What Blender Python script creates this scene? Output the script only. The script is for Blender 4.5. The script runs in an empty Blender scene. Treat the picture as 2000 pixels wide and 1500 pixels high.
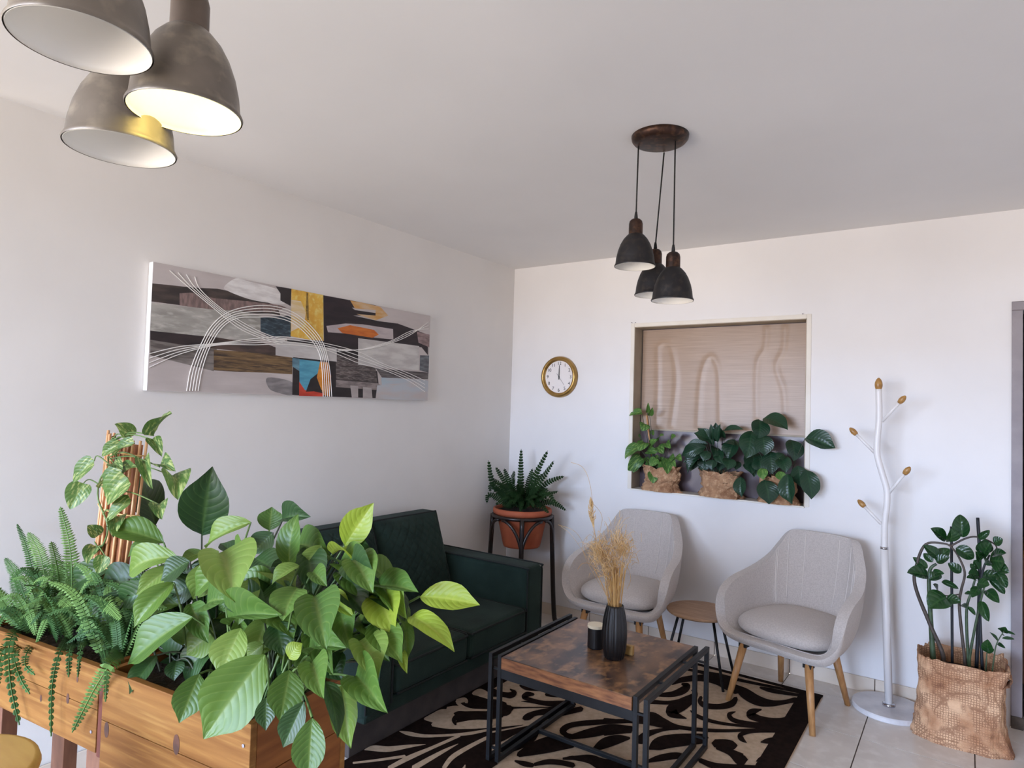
import bpy, math, random
from mathutils import Vector, Matrix, noise
from mathutils.geometry import tessellate_polygon
random.seed(7)
PI = math.pi
sc = bpy.context.scene
COL = sc.collection

# ------------------------------------------------------------------ camera
FPX, YAW, PIT, ROL = 1265.43, 0.61305, 0.03558, 0.02991
CAM = Vector((2.88686, -4.09519, 1.5))
H = 2.572
_f = Vector((-math.sin(YAW)*math.cos(PIT), math.cos(YAW)*math.cos(PIT), math.sin(PIT)))
_r = Vector((math.cos(YAW), math.sin(YAW), 0)); _u = _r.cross(_f)
RT = math.cos(ROL)*_r + math.sin(ROL)*_u
UP = -math.sin(ROL)*_r + math.cos(ROL)*_u
FW = _f
cd = bpy.data.cameras.new('camera'); cam = bpy.data.objects.new('camera', cd); COL.objects.link(cam)
cd.sensor_width = 36; cd.lens = FPX/2000*36; cd.clip_start = .05; cd.clip_end = 100
m = Matrix((RT, UP, -FW)).transposed().to_4x4(); m.translation = CAM; cam.matrix_world = m
sc.camera = cam
# ------------------------------------------------------------------ world, daylight, exposure
sc.view_settings.view_transform = 'Standard'; sc.view_settings.look = 'None'
sc.view_settings.gamma = 1; sc.view_settings.use_curve_mapping = False
sc.view_settings.exposure = 0.57
sc.cycles.use_denoising = True
sc.cycles.max_bounces = 10; sc.cycles.diffuse_bounces = 8
w = bpy.data.worlds.new('World'); sc.world = w; w.use_nodes = True
nt = w.node_tree; nt.nodes.clear()
tc = nt.nodes.new('ShaderNodeTexCoord'); sx = nt.nodes.new('ShaderNodeSeparateXYZ')
mr = nt.nodes.new('ShaderNodeMapRange'); mx = nt.nodes.new('ShaderNodeMix'); mx.data_type = 'RGBA'
bg = nt.nodes.new('ShaderNodeBackground'); ow = nt.nodes.new('ShaderNodeOutputWorld')
nt.links.new(tc.outputs['Generated'], sx.inputs[0]); nt.links.new(sx.outputs['Z'], mr.inputs['Value'])
mr.inputs['From Min'].default_value = -.02; mr.inputs['From Max'].default_value = .02
nt.links.new(mr.outputs[0], mx.inputs['Factor'])
mx.inputs['A'].default_value = (.98, .88, .79, 1)      # sunlit ground outside
mx.inputs['B'].default_value = (1.48, 1.9, 2.7, 1)    # pale blue sky
nt.links.new(mx.outputs['Result'], bg.inputs[0]); bg.inputs[1].default_value = 8.2
nt.links.new(bg.outputs[0], ow.inputs[0])
LX, FY = -4.8, -7.0                   # the room widens to the left beside the camera
WIN = (-1.4, 2.4, .1, 2.4)           # x0, x1, z0, z1 of the glazed opening in the wall behind the camera
al = bpy.data.lights.new('daylight_portal', 'AREA'); al.shape = 'RECTANGLE'
al.size = WIN[1]-WIN[0]; al.size_y = WIN[3]-WIN[2]
al.cycles.is_portal = True
ao = bpy.data.objects.new('daylight_portal', al); COL.objects.link(ao)
ao.location = ((WIN[0]+WIN[1])/2, FY-.16, (WIN[2]+WIN[3])/2); ao.rotation_euler = (PI/2, 0, 0)

# ------------------------------------------------------------------ pixel of the photograph -> point in the room
def ray(px, py): return FW + RT*((px-1000)/FPX) - UP*((py-750)/FPX)
def on(px, py, axis, val):
    d = ray(px, py); return CAM + d*((val-CAM[axis])/d[axis])
def at_x(px, py, v): return on(px, py, 0, v)
def at_y(px, py, v): return on(px, py, 1, v)
def at_z(px, py, v): return on(px, py, 2, v)
def at_d(px, py, d): return CAM + ray(px, py)*d
def depth(p): return (p-CAM).dot(FW)

# ------------------------------------------------------------------ materials
MATS = {}
def S(c):   # sRGB 0-255 -> linear
    return tuple(((v/255)/12.92 if v/255 <= .04045 else ((v/255+.055)/1.055)**2.4) for v in c) + (1,)
def base_nodes(name):
    m = bpy.data.materials.new(name); m.use_nodes = True
    nt = m.node_tree; b = nt.nodes['Principled BSDF']; MATS[name] = m
    return m, nt, b
def mapped(nt, stretch, coord='Object'):
    t = nt.nodes.new('ShaderNodeTexCoord'); mp = nt.nodes.new('ShaderNodeMapping')
    nt.links.new(t.outputs[coord], mp.inputs[0]); mp.inputs['Scale'].default_value = stretch
    return mp.outputs[0]
def noise_f(nt, vec, scale, detail=4, lo=.35, hi=.65):
    n = nt.nodes.new('ShaderNodeTexNoise'); n.inputs['Scale'].default_value = scale; n.inputs['Detail'].default_value = detail
    nt.links.new(vec, n.inputs['Vector'])
    r = nt.nodes.new('ShaderNodeMapRange'); r.inputs['From Min'].default_value = lo; r.inputs['From Max'].default_value = hi
    nt.links.new(n.outputs['Fac'], r.inputs['Value']); return r.outputs[0]
def mixc(nt, fac, a, b):
    x = nt.nodes.new('ShaderNodeMix'); x.data_type = 'RGBA'
    if isinstance(fac, (int, float)): x.inputs['Factor'].default_value = fac
    else: nt.links.new(fac, x.inputs['Factor'])
    for k, v in (('A', a), ('B', b)):
        if isinstance(v, tuple): x.inputs[k].default_value = v
        else: nt.links.new(v, x.inputs[k])
    return x.outputs['Result']
def mth(nt, op, a, b=None):
    x = nt.nodes.new('ShaderNodeMath'); x.operation = op
    for i, v in enumerate((a, b)):
        if v is None: continue
        if isinstance(v, (int, float)): x.inputs[i].default_value = v
        else: nt.links.new(v, x.inputs[i])
    return x.outputs[0]
def bumped(nt, b, h, strength, dist=.01):
    n = nt.nodes.new('ShaderNodeBump'); n.inputs['Strength'].default_value = strength; n.inputs['Distance'].default_value = dist
    nt.links.new(h, n.inputs['Height']); nt.links.new(n.outputs[0], b.inputs['Normal'])
def mat(name, c1, c2=None, scale=6, stretch=(1,1,1), rough=.6, metal=0, bump=0, bscale=None, sheen=0, spec=None, lo=.35, hi=.65, detail=4, c3=None, dist=.01):
    m, nt, b = base_nodes(name)
    b.inputs['Roughness'].default_value = rough; b.inputs['Metallic'].default_value = metal
    if spec is not None: b.inputs['Specular IOR Level'].default_value = spec
    if sheen: b.inputs['Sheen Weight'].default_value = sheen
    v = mapped(nt, stretch)
    if c2 is None: b.inputs['Base Color'].default_value = S(c1)
    else:
        f = noise_f(nt, v, scale, detail, lo, hi); c = mixc(nt, f, S(c1), S(c2))
        if c3: c = mixc(nt, noise_f(nt, v, scale*3.1, 3, .5, .72), c, S(c3))
        nt.links.new(c, b.inputs['Base Color'])
    if bump:
        bumped(nt, b, noise_f(nt, v, bscale or scale*4, 3, .2, .8), bump, dist)
    return m
def leaf_mat(name, c1, c2, vein, transl=.3, rough=.44, varieg=None, nv=9, bump=.18, vfac=.3):
    m, nt, b = base_nodes(name); b.inputs['Roughness'].default_value = rough
    uv = nt.nodes.new('ShaderNodeUVMap'); sp = nt.nodes.new('ShaderNodeSeparateXYZ'); nt.links.new(uv.outputs[0], sp.inputs[0])
    u = mth(nt, 'MULTIPLY', mth(nt, 'ABSOLUTE', mth(nt, 'SUBTRACT', sp.outputs[0], .5)), 2.)
    s = mth(nt, 'MULTIPLY', mth(nt, 'SUBTRACT', sp.outputs[1], mth(nt, 'MULTIPLY', mth(nt, 'POWER', u, 1.4), .28)), nv)
    tri = mth(nt, 'MULTIPLY', mth(nt, 'ABSOLUTE', mth(nt, 'SUBTRACT', mth(nt, 'FRACT', s), .5)), 2.)
    r1 = nt.nodes.new('ShaderNodeMapRange'); r1.inputs['From Min'].default_value = .74; r1.inputs['From Max'].default_value = 1.; nt.links.new(tri, r1.inputs['Value'])
    r2 = nt.nodes.new('ShaderNodeMapRange'); r2.inputs['From Min'].default_value = .13; r2.inputs['From Max'].default_value = .02; nt.links.new(u, r2.inputs['Value'])
    ve = mth(nt, 'MULTIPLY', mth(nt, 'MAXIMUM', mth(nt, 'MULTIPLY', r1.outputs[0], .6), r2.outputs[0]), vfac)
    oi = nt.nodes.new('ShaderNodeObjectInfo')
    c = mixc(nt, oi.outputs['Random'], S(c1), S(c2))
    tcv = mapped(nt, (1,1,1))
    c = mixc(nt, mth(nt, 'MULTIPLY', noise_f(nt, tcv, 4, 3), .35), c, S(c2))
    if varieg:
        c = mixc(nt, mth(nt, 'MULTIPLY', noise_f(nt, mapped(nt, (7,2.2,2)), 1.6, 4, .50, .64), .65), c, S(varieg))
    c = mixc(nt, ve, c, S(vein)); nt.links.new(c, b.inputs['Base Color'])
    hgt = mth(nt, 'SUBTRACT', mth(nt, 'SUBTRACT', 1., mth(nt, 'POWER', tri, 2.)), mth(nt, 'MULTIPLY', r2.outputs[0], .8))
    bumped(nt, b, hgt, bump, .004)
    t = nt.nodes.new('ShaderNodeBsdfTranslucent'); nt.links.new(c, t.inputs[0])
    ms = nt.nodes.new('ShaderNodeMixShader'); ms.inputs[0].default_value = transl
    nt.links.new(b.outputs[0], ms.inputs[1]); nt.links.new(t.outputs[0], ms.inputs[2])
    nt.links.new(ms.outputs[0], nt.nodes['Material Output'].inputs[0])
    return m

M_WALL = mat('wall_paint', (232,229,228), (227,224,223), 2, rough=.75, bump=.02, bscale=60)
M_WALLL = mat('wall_paint_cream', (228,224,219), (223,219,214), 2, rough=.8, bump=.02, bscale=60)
M_CEIL = mat('ceiling_paint', (230,227,224), (226,223,220), 1.5, rough=.85, bump=.02, bscale=40)
M_TILE = mat('floor_tile', (222,214,205), (210,201,191), 5, rough=.3, c3=(228,221,213))
M_GROUT = mat('grout', (96,84,74), (80,70,62), 30, rough=.9)
M_SKIRT = mat('skirting_tile', (224,210,194), (212,196,178), 5, rough=.4)
M_FRAME = mat('window_frame_paint', (230,224,214), (224,216,204), 8, rough=.6)
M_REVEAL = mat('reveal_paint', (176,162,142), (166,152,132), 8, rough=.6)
M_DOORF = mat('door_frame_grey', (150,142,145), (138,130,134), 10, rough=.5)
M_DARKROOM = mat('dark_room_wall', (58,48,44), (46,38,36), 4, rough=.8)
M_SOFA = mat('green_velvet', (36,52,46), (27,41,36), 5, rough=.9, spec=.15, sheen=.04, bump=.15, bscale=220)
M_PIPE = mat('dark_piping', (8,17,15), None, rough=.8)
M_SOFAL = mat('sofa_leg_black', (22,19,18), None, rough=.5)
M_FAB = mat('beige_linen', (196,187,181), (181,172,166), 160, rough=.95, sheen=.3, bump=.25, bscale=420, detail=2)
M_STITCH = mat('stitch_seam', (216,208,202), None, rough=.9)
M_OAK = mat('oak_leg', (186,138,88), (164,116,70), 14, (6,6,.7), rough=.45)
M_OAKT = mat('oak_table_top', (172,138,108), (150,116,88), 9, (.8,7,7), rough=.45)
M_BLACK = mat('black_metal', (26,26,28), (18,18,20), 20, rough=.45, metal=.3)
M_RUST = mat('rustic_wood_top', (134,100,74), (66,50,44), 4.6, (1.5,1,1), rough=.3, c3=(172,128,88), lo=.38, hi=.6, detail=8)
M_RUSTE = mat('rustic_wood_edge', (168,112,70), (112,68,42), 12, (1,6,6), rough=.5)
M_VASE = mat('black_vase', (24,23,25), None, rough=.38)
M_STRAW = mat('dried_straw', (216,180,122), (190,148,90), 12, rough=.9)
M_PLUME = mat('dried_plume', (226,196,148), (202,166,114), 20, rough=.95)
M_CREAM = mat('candle_wax', (238,226,200), None, rough=.5)
M_TAG = mat('tag_wood', (186,150,92), (170,132,76), 20, (4,1,1), rough=.6)
M_RUGC = mat('rug_cream', (206,180,152), (190,164,136), 40, rough=1, spec=.1, bump=.5, bscale=600)
M_RUGD = mat('rug_dark_brown', (40,28,23), (30,21,17), 40, rough=1, spec=.05, bump=.5, bscale=600)
M_WHITEM = mat('white_metal', (226,222,220), None, rough=.35)
M_CHROME = mat('chrome', (200,200,205), None, rough=.15, metal=1)
M_EGG = mat('wood_egg', (178,134,74), (152,108,54), 20, (1,1,4), rough=.35)
M_MARBLE = mat('white_marble', (222,220,222), (196,195,200), 8, rough=.25, detail=8)
M_GOLD = mat('brass_rim', (176,142,84), (150,116,60), 14, rough=.3, metal=.75)
M_CLOCKF = mat('clock_face', (232,226,224), None, rough=.5)
M_INK = mat('black_ink', (22,22,24), None, rough=.5)
M_TERRA = mat('terracotta', (176,92,58), (160,78,48), 8, rough=.7)
M_STAND = mat('black_bentwood', (26,18,16), (36,24,20), 10, rough=.3)
M_BURLAP = mat('burlap_fibre', (188,146,110), (146,104,74), 14, (1,1,1), rough=.95, bump=.6, bscale=160, c3=(208,170,132), dist=.008)
M_KRAFT = None
M_SOIL = mat('soil', (52,36,26), (32,22,16), 40, rough=1, bump=.8, bscale=80)
M_SHADE = mat('shade_grey_metal', (128,118,106), (100,92,83), 10, rough=.4, metal=.4, c3=(146,136,120))
M_SHADEB = mat('shade_black_metal', (40,38,39), (30,28,30), 14, rough=.5, metal=.4, c3=(56,48,44))
M_SHADEIN = mat('shade_white_enamel', (240,236,228), None, rough=.5)
M_COPPER = mat('aged_copper', (66,44,34), (40,30,26), 14, rough=.45, metal=.6, c3=(96,66,48))
M_COPPERG = mat('aged_grey_socket', (116,102,90), (92,80,70), 14, rough=.45, metal=.5)
M_CORD = mat('black_cord', (20,18,18), None, rough=.7)
M_PINE = mat('pine_plank', (136,92,44), (112,70,28), 3.0, (.5,4,9), rough=.6, spec=.2, c3=(148,106,54), lo=.4, hi=.6, detail=6)
M_PINEE = mat('pine_plank_end', (138,86,42), (112,62,28), 5, (5,.7,7), rough=.6, spec=.2)
M_PINED = mat('pine_leg_brown', (128,84,58), (108,68,46), 8, (5,5,1), rough=.6)
M_KNOT = mat('pine_knot', (96,54,30), (66,36,22), 30, rough=.6)
M_BAMBOO = mat('bamboo_stick', (214,168,120), (188,132,86), 12, (6,6,1), rough=.5)
M_BAMBOOB = mat('bamboo_backing', (164,106,66), (136,82,48), 14, (6,6,1), rough=.7)
M_YSTOOL = mat('honey_wood', (200,160,88), (184,140,72), 5, (1,6,6), rough=.4)
M_CANVAS = mat('canvas_white', (236,234,234), None, rough=.8)

L_LILY = leaf_mat('lily_leaf', (96,126,48), (70,104,40), (146,166,84), .3)
L_LILYD = leaf_mat('lily_leaf_dark', (50,80,36), (38,64,32), (96,126,66), .2)
L_LILYL = leaf_mat('lily_leaf_light', (124,148,66), (108,136,56), (174,184,108), .33)
L_LILYY = leaf_mat('lily_leaf_yellow', (158,178,58), (138,160,56), (196,204,100), .42)
L_POTH = leaf_mat('pothos_leaf', (92,124,56), (66,100,46), (150,170,90), .3, varieg=(196,200,128), nv=7)
L_NICHE = leaf_mat('peace_lily_leaf', (32,66,42), (24,54,36), (64,100,66), .12, rough=.32)
L_NPOTH = leaf_mat('pothos_small_leaf', (84,128,54), (58,100,44), (124,160,80), .2, varieg=(150,180,96), nv=7)
L_ZZ = leaf_mat('zz_leaf', (34,72,32), (26,58,30), (76,116,60), .1, rough=.25, nv=5, bump=.25)
L_FERN = mat('fern_frond', (66,98,48), (44,74,36), 8, rough=.6, spec=.2)
L_FERN2 = mat('fern_frond_bright', (98,128,64), (74,104,52), 8, rough=.6, spec=.2)
L_FERND = mat('boston_fern', (34,58,26), (22,44,18), 8, rough=.7, spec=.15)
M_STALK = mat('green_stalk', (96,120,62), (76,100,50), 10, rough=.5)
M_STALKD = mat('dark_stalk', (58,66,44), (42,48,34), 10, rough=.5)
M_STAKE = mat('black_stake', (24,28,34), None, rough=.5)

# ------------------------------------------------------------------ geometry collector
ORG = {}
class G:
    def __init__(s): s.v = []; s.f = []; s.uv = None
    def add(s, vs, fs):
        o = len(s.v); s.v += [tuple(q) for q in vs]; s.f += [tuple(i+o for i in f) for f in fs]; return s
    def box(s, a, b):
        x0,y0,z0 = a; x1,y1,z1 = b
        vs = [(x0,y0,z0),(x1,y0,z0),(x1,y1,z0),(x0,y1,z0),(x0,y0,z1),(x1,y0,z1),(x1,y1,z1),(x0,y1,z1)]
        return s.add(vs, [(0,3,2,1),(4,5,6,7),(0,1,5,4),(1,2,6,5),(2,3,7,6),(3,0,4,7)])
    def bar(s, a, b, w, h=None, up=(0,0,1)):
        a = Vector(a); b = Vector(b); d = (b-a).normalized(); u = Vector(up)
        if abs(d.dot(u)) > .95: u = Vector((1,0,0))
        r = d.cross(u).normalized(); u = r.cross(d); h = h or w; r *= w/2; u *= h/2
        vs = [a-r-u,a+r-u,a+r+u,a-r+u,b-r-u,b+r-u,b+r+u,b-r+u]
        return s.add(vs, [(0,1,2,3),(4,7,6,5),(0,4,5,1),(1,5,6,2),(2,6,7,3),(3,7,4,0)])
    def tube(s, pts, r, n=8, cap=True):
        pts = [Vector(q) for q in pts]; k = len(pts)
        rs = r if isinstance(r, (list, tuple)) else [r]*k
        t0 = (pts[1]-pts[0]).normalized()
        u = t0.cross(Vector((0,0,1)))
        if u.length < .05: u = t0.cross(Vector((1,0,0)))
        u.normalize(); o = len(s.v); vs = []
        for i, q in enumerate(pts):
            t = (pts[min(i+1,k-1)]-pts[max(i-1,0)]).normalized()
            u = (u - t*u.dot(t)).normalized(); v = t.cross(u)
            for j in range(n):
                a = 2*PI*j/n; vs.append(q + (u*math.cos(a)+v*math.sin(a))*rs[i])
        fs = []
        for i in range(k-1):
            for j in range(n):
                fs.append((i*n+j, i*n+(j+1)%n, (i+1)*n+(j+1)%n, (i+1)*n+j))
        if cap: fs += [tuple(range(n))[::-1], tuple((k-1)*n+j for j in range(n))]
        return s.add(vs, fs)
    def lathe(s, prof, c=(0,0,0), n=32, mod=None, sy=1):
        c = Vector(c); vs = []; fs = []; k = len(prof)
        for i, (r, z) in enumerate(prof):
            for j in range(n):
                a = 2*PI*j/n; rr = r*(mod(a, i/(k-1)) if mod else 1)
                vs.append(c + Vector((rr*math.cos(a), sy*rr*math.sin(a), z)))
        for i in range(k-1):
            for j in range(n): fs.append((i*n+j, i*n+(j+1)%n, (i+1)*n+(j+1)%n, (i+1)*n+j))
        if prof[0][0] > 1e-4: fs.append(tuple(range(n))[::-1])
        if prof[-1][0] > 1e-4 and k > 2: fs.append(tuple((k-1)*n+j for j in range(n)))
        return s.add(vs, fs)
    def grid(s, fn, nu, nv, cu=False):
        vs = [fn(i/(nu if cu else nu-1), j/(nv-1)) for j in range(nv) for i in range(nu)]; fs = []
        for j in range(nv-1):
            for i in range(nu if cu else nu-1):
                fs.append((j*nu+i, j*nu+(i+1)%nu, (j+1)*nu+(i+1)%nu, (j+1)*nu+i))
        return s.add(vs, fs)
    def poly(s, pts):
        pts = [Vector(q) for q in pts]; n = len(pts)
        return s.add(pts, [tuple(t) for t in tessellate_polygon([pts])])
    def mesh(s, name, mt, smooth=True, org=None):
        me = bpy.data.meshes.new(name)
        vs = s.v if org is None else [(a-org[0], b-org[1], c-org[2]) for a,b,c in s.v]
        me.from_pydata(vs, [], s.f); me.validate()
        if smooth: me.polygons.foreach_set('use_smooth', [True]*len(me.polygons))
        if mt: me.materials.append(mt)
        me.update(); return me
    def obj(s, name, mt, parent=None, smooth=False, bevel=0, sub=0, solid=0, org=None, seg=2):
        if parent is not None and org is None: org = ORG.get(parent.name)
        o = bpy.data.objects.new(name, s.mesh(name, mt, smooth or bool(sub), org)); COL.objects.link(o)
        if parent is not None:
            o.parent = parent
            if org is not None: ORG[o.name] = org
        elif org is not None: o.location = org
        if solid:
            q = o.modifiers.new('solid', 'SOLIDIFY'); q.thickness = solid; q.offset = -1
        if bevel:
            q = o.modifiers.new('bevel', 'BEVEL'); q.width = bevel; q.segments = seg; q.limit_method = 'ANGLE'; q.angle_limit = .6
            if not smooth: 
                for pl in o.data.polygons: pl.use_smooth = False
        if sub:
            q = o.modifiers.new('sub', 'SUBSURF'); q.levels = sub; q.render_levels = sub
        return o
def tag(o, label, cat, group=None, kind=None):
    o['label'] = label
    if cat: o['category'] = cat
    if group: o['group'] = group
    if kind: o['kind'] = kind
    return o
def thing(name, label, cat, loc=(0,0,0), rz=0, group=None, world=True):
    o = bpy.data.objects.new(name, None); COL.objects.link(o); o.empty_display_size = .1
    o.location = loc; o.rotation_euler = (0,0,rz); tag(o, label, cat, group)
    if world: ORG[o.name] = tuple(loc)
    return o
def struct(o, label=None):
    o['kind'] = 'structure'
    if label: o['label'] = label
    return o
def spline(pts, n=8, closed=False):
    pts = [Vector(q) for q in pts]; out = []; k = len(pts)
    rng = range(k) if closed else range(k-1)
    for i in rng:
        if closed: a,b,c,d = (pts[(i+j-1) % k] for j in range(4))
        else: a,b,c,d = pts[max(i-1,0)], pts[i], pts[i+1], pts[min(i+2,k-1)]
        for j in range(n):
            t = j/n
            out.append(.5*((2*b)+(c-a)*t+(2*a-5*b+4*c-d)*t*t+(3*b-a-3*c+d)*t*t*t))
    if not closed: out.append(pts[-1])
    return out

# ------------------------------------------------------------------ the room
RX, RY = 5.2, FY
# floor: grout bed + tiles
fl = struct(G().box((0,RY,-.05), (RX,0,-.004)).box((LX,RY,-.05), (0,-3.4,-.004)).obj('floor', M_GROUT), 'beige ceramic tile floor')
ORG['floor'] = (0,0,0)
TW, XS, YS = .437, 2.047, -.175
t_me = G().box((-TW/2+.0025,-TW/2+.0025,-.0045), (TW/2-.0025,TW/2-.0025,0)).mesh('tile', M_TILE, False)
k = 0
for i in range(-6, 9):
    for j in range(-9, 2):
        cx = XS + (i+.5)*TW; cy = YS + (j+.5)*TW*.985 if True else 0
        if cx-TW/2 < -.3 or cx+TW/2 > RX+.3 or cy > .2 or cy < -4.3: continue
        x0, x1 = max(cx-TW/2+.0025, 0), min(cx+TW/2-.0025, RX); y0, y1 = cy-TW*.985/2+.0025, min(cy+TW*.985/2-.0025, 0)
        if x1-x0 < .01 or y1-y0 < .01: continue
        if x1-x0 > TW-.006 and y1-y0 > TW*.985-.006:
            o = bpy.data.objects.new('tile', t_me); o.location = (cx, cy, 0); o.scale = (1, .985, 1)
        else:
            o = bpy.data.objects.new('tile', G().box((x0-cx,y0-cy,-.0045), (x1-cx,y1-cy,0)).mesh('tile', M_TILE, False)); o.location = (cx, cy, 0)
        COL.objects.link(o); o.parent = fl
struct(G().box((LX-.15,RY-.15,H), (RX+.15,.15,H+.1)).obj('ceiling', M_CEIL), 'pale plastered ceiling')
x0,x1,z0,z1 = WIN
struct(G().box((-.15,-3.42,0), (0,.15,H)).obj('wall_left', M_WALLL), 'off-white painted wall behind the sofa')
struct(G().box((LX-.15,-3.42,0), (-.15,-3.27,H)).obj('wall_side', M_WALLL))
struct(G().box((LX-.15,RY-.15,0), (LX,-3.42,H)).obj('wall_far_left', M_WALLL))
NX0,NX1,NZ0,NZ1 = 1.021,2.113,.97,2.072
DX0,DX1,DZ = 3.068,3.95,2.105
g = G().box((0,0,0), (NX0,.15,H)).box((NX0,0,0), (NX1,.15,NZ0)).box((NX0,0,NZ1), (NX1,.15,H)).box((NX1,0,0), (DX0,.15,H)).box((DX0,0,DZ), (DX1,.15,H)).box((DX1,0,0), (RX,.15,H))
struct(g.obj('wall_back', M_WALL), 'white painted end wall with the recessed window')
struct(G().box((RX,RY,0), (RX+.15,.15,H)).obj('wall_right', M_WALL))
struct(G().box((LX,RY-.15,0), (x0,RY,H)).box((x1,RY-.15,0), (RX+.15,RY,H)).box((x0,RY-.15,0), (x1,RY,z0)).box((x0,RY-.15,z1), (x1,RY,H)).obj('wall_front', M_WALL))
# skirting tiles along the back wall
bb = struct(G().box((0,-.004,0), (DX0-.03,0,.078)).obj('baseboard_back', M_GROUT), 'tiled skirting along the end wall'); ORG['baseboard_back'] = (0,0,0)
xs = [0] + [2.482+TW*i for i in range(-6,0)] + [2.482, 2.92, DX0-.03]
xs = sorted(x for x in xs if 0 <= x < DX0)
for a, b in zip(xs, xs[1:]):
    G().box((a+.002,-.011,0), (b-.002,-.0035,.08)).obj('skirting_tile', M_SKIRT, bb, bevel=.002)
bl = struct(G().box((0,-3.4,0), (.004,-.012,.078)).obj('baseboard_left', M_GROUT)); ORG['baseboard_left'] = (0,0,0)
for i in range(7):
    G().box((.0035,-.014-TW*(i+1)+.004,0), (.011,-.014-TW*i,.08)).obj('skirting_tile', M_SKIRT, bl, bevel=.002)
# big glazed opening beside the camera (source of the daylight)
wf = G()
for xx in (x0, (x0+x1)/2-.02, x1-.05): wf.box((xx,RY-.1,z0), (xx+.05,RY-.04,z1))
wf.box((x0,RY-.1,z0), (x1,RY-.04,z0+.05)).box((x0,RY-.1,z1-.05), (x1,RY-.04,z1))
struct(wf.obj('window_2', M_DOORF), 'large glazed opening behind the camera')

# recessed window in the back wall
wn = thing('window_1', 'recessed wall window with a tan blind drawn over dark glass', None, (1.567,.1,NZ0)); wn['kind'] = 'structure'
FRW = .026
G().box((NX0-FRW,-.005,NZ0), (NX0,0,NZ1+FRW)).obj('frame_strip', M_FRAME, wn, bevel=.002)
G().box((NX1,-.005,NZ0), (NX1+FRW,0,NZ1+FRW)).obj('frame_strip', M_FRAME, wn, bevel=.002)
G().box((NX0,-.005,NZ1), (NX1,0,NZ1+FRW)).obj('frame_strip', M_FRAME, wn, bevel=.002)
G().box((NX0,-.004,NZ0), (NX0+.004,.15,NZ1)).obj('reveal', M_REVEAL, wn)
G().box((NX1-.004,-.001,NZ0), (NX1,.15,NZ1)).obj('reveal', M_REVEAL, wn)
G().box((NX0,-.001,NZ1-.004), (NX1,.15,NZ1)).obj('reveal', M_REVEAL, wn)
G().box((NX0,-.012,NZ0-.006), (NX1,.15,NZ0+.004)).obj('sill', M_FRAME, wn, bevel=.002)
for px, py in ((1234,630),(1241,630),(1568,613)):
    q = at_y(px, py, -.005); G().lathe([(.0035,0),(.0035,.002),(0,.003)], (0,0,0), 8).obj('screw', M_DOORF, wn, org=(0,0,0)).matrix_local = Matrix.Translation(q-Vector((1.567,.1,NZ0))) @ Matrix.Rotation(PI/2, 4, 'X')
# glass pane (mirror-like dark glass low down) and dim space behind it
m_, nt_, b_ = base_nodes('window_glass')
b_.inputs['Base Color'].default_value = S((120,104,110)); b_.inputs['Roughness'].default_value = .22
b_.inputs['Transmission Weight'].default_value = .35; b_.inputs['IOR'].default_value = 1.45
G().box((NX0+.004,.128,NZ0+.004), (NX1-.004,.132,NZ1-.004)).obj('pane', m_, wn)
G().box((NX0,.148,NZ0), (NX1,.16,NZ1)).obj('backing', mat('window_backing', (120,98,98), (96,80,84), 2, rough=.9), wn)
# the blind: a warped semi-gloss woven sheet, its ridges catch the daylight
m_, nt_, b_ = base_nodes('woven_blind')
b_.inputs['Roughness'].default_value = .3; b_.inputs['Specular IOR Level'].default_value = .3
v_ = mapped(nt_, (3,1,140)); c_ = mixc(nt_, noise_f(nt_, v_, 1.3, 4, .25, .75), S((178,152,130)), S((152,128,108)))
nt_.links.new(c_, b_.inputs['Base Color'])
cur = [[(300,310),(302,600),(290,850)], [(300,310),(350,285),(400,330),(430,550),(395,860)],
       [(580,860),(600,560),(640,410),(690,390),(730,500),(738,830)], [(1060,180),(1050,320),(995,440),(992,800)],
       [(1190,180),(1180,330),(1130,450),(1180,620),(1190,800)]]
segs = []
for c in cur:
    ps = spline([(x,y,0) for x,y in c], 6)
    w3 = [at_y(1200+q.x/3.571, 590+q.y/3.571, .11) for q in ps]
    segs += [(a.x,a.z,b.x,b.z) for a,b in zip(w3, w3[1:])]
BZ0 = 1.378
def blind(u, v):
    x = NX0+.012+u*(NX1-NX0-.024); z = BZ0+v*(NZ1-.01-BZ0); best = 9
    for ax,az,bx,bz in segs:
        dx,dz = bx-ax,bz-az; t = max(0,min(1,((x-ax)*dx+(z-az)*dz)/(dx*dx+dz*dz+1e-9)))
        d = math.hypot(x-ax-t*dx, z-az-t*dz); best = min(best, d)
    return Vector((x, .114 - .0026*math.exp(-(best/.02)**2) + .002*math.sin(x*9+z*2), z))
G().grid(blind, 190, 110).obj('blind', m_, wn, smooth=True)
G().box((NX0+.012,.105,BZ0-.008), (NX1-.012,.122,BZ0+.002)).obj('blind_rail', M_REVEAL, wn, bevel=.002)
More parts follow.
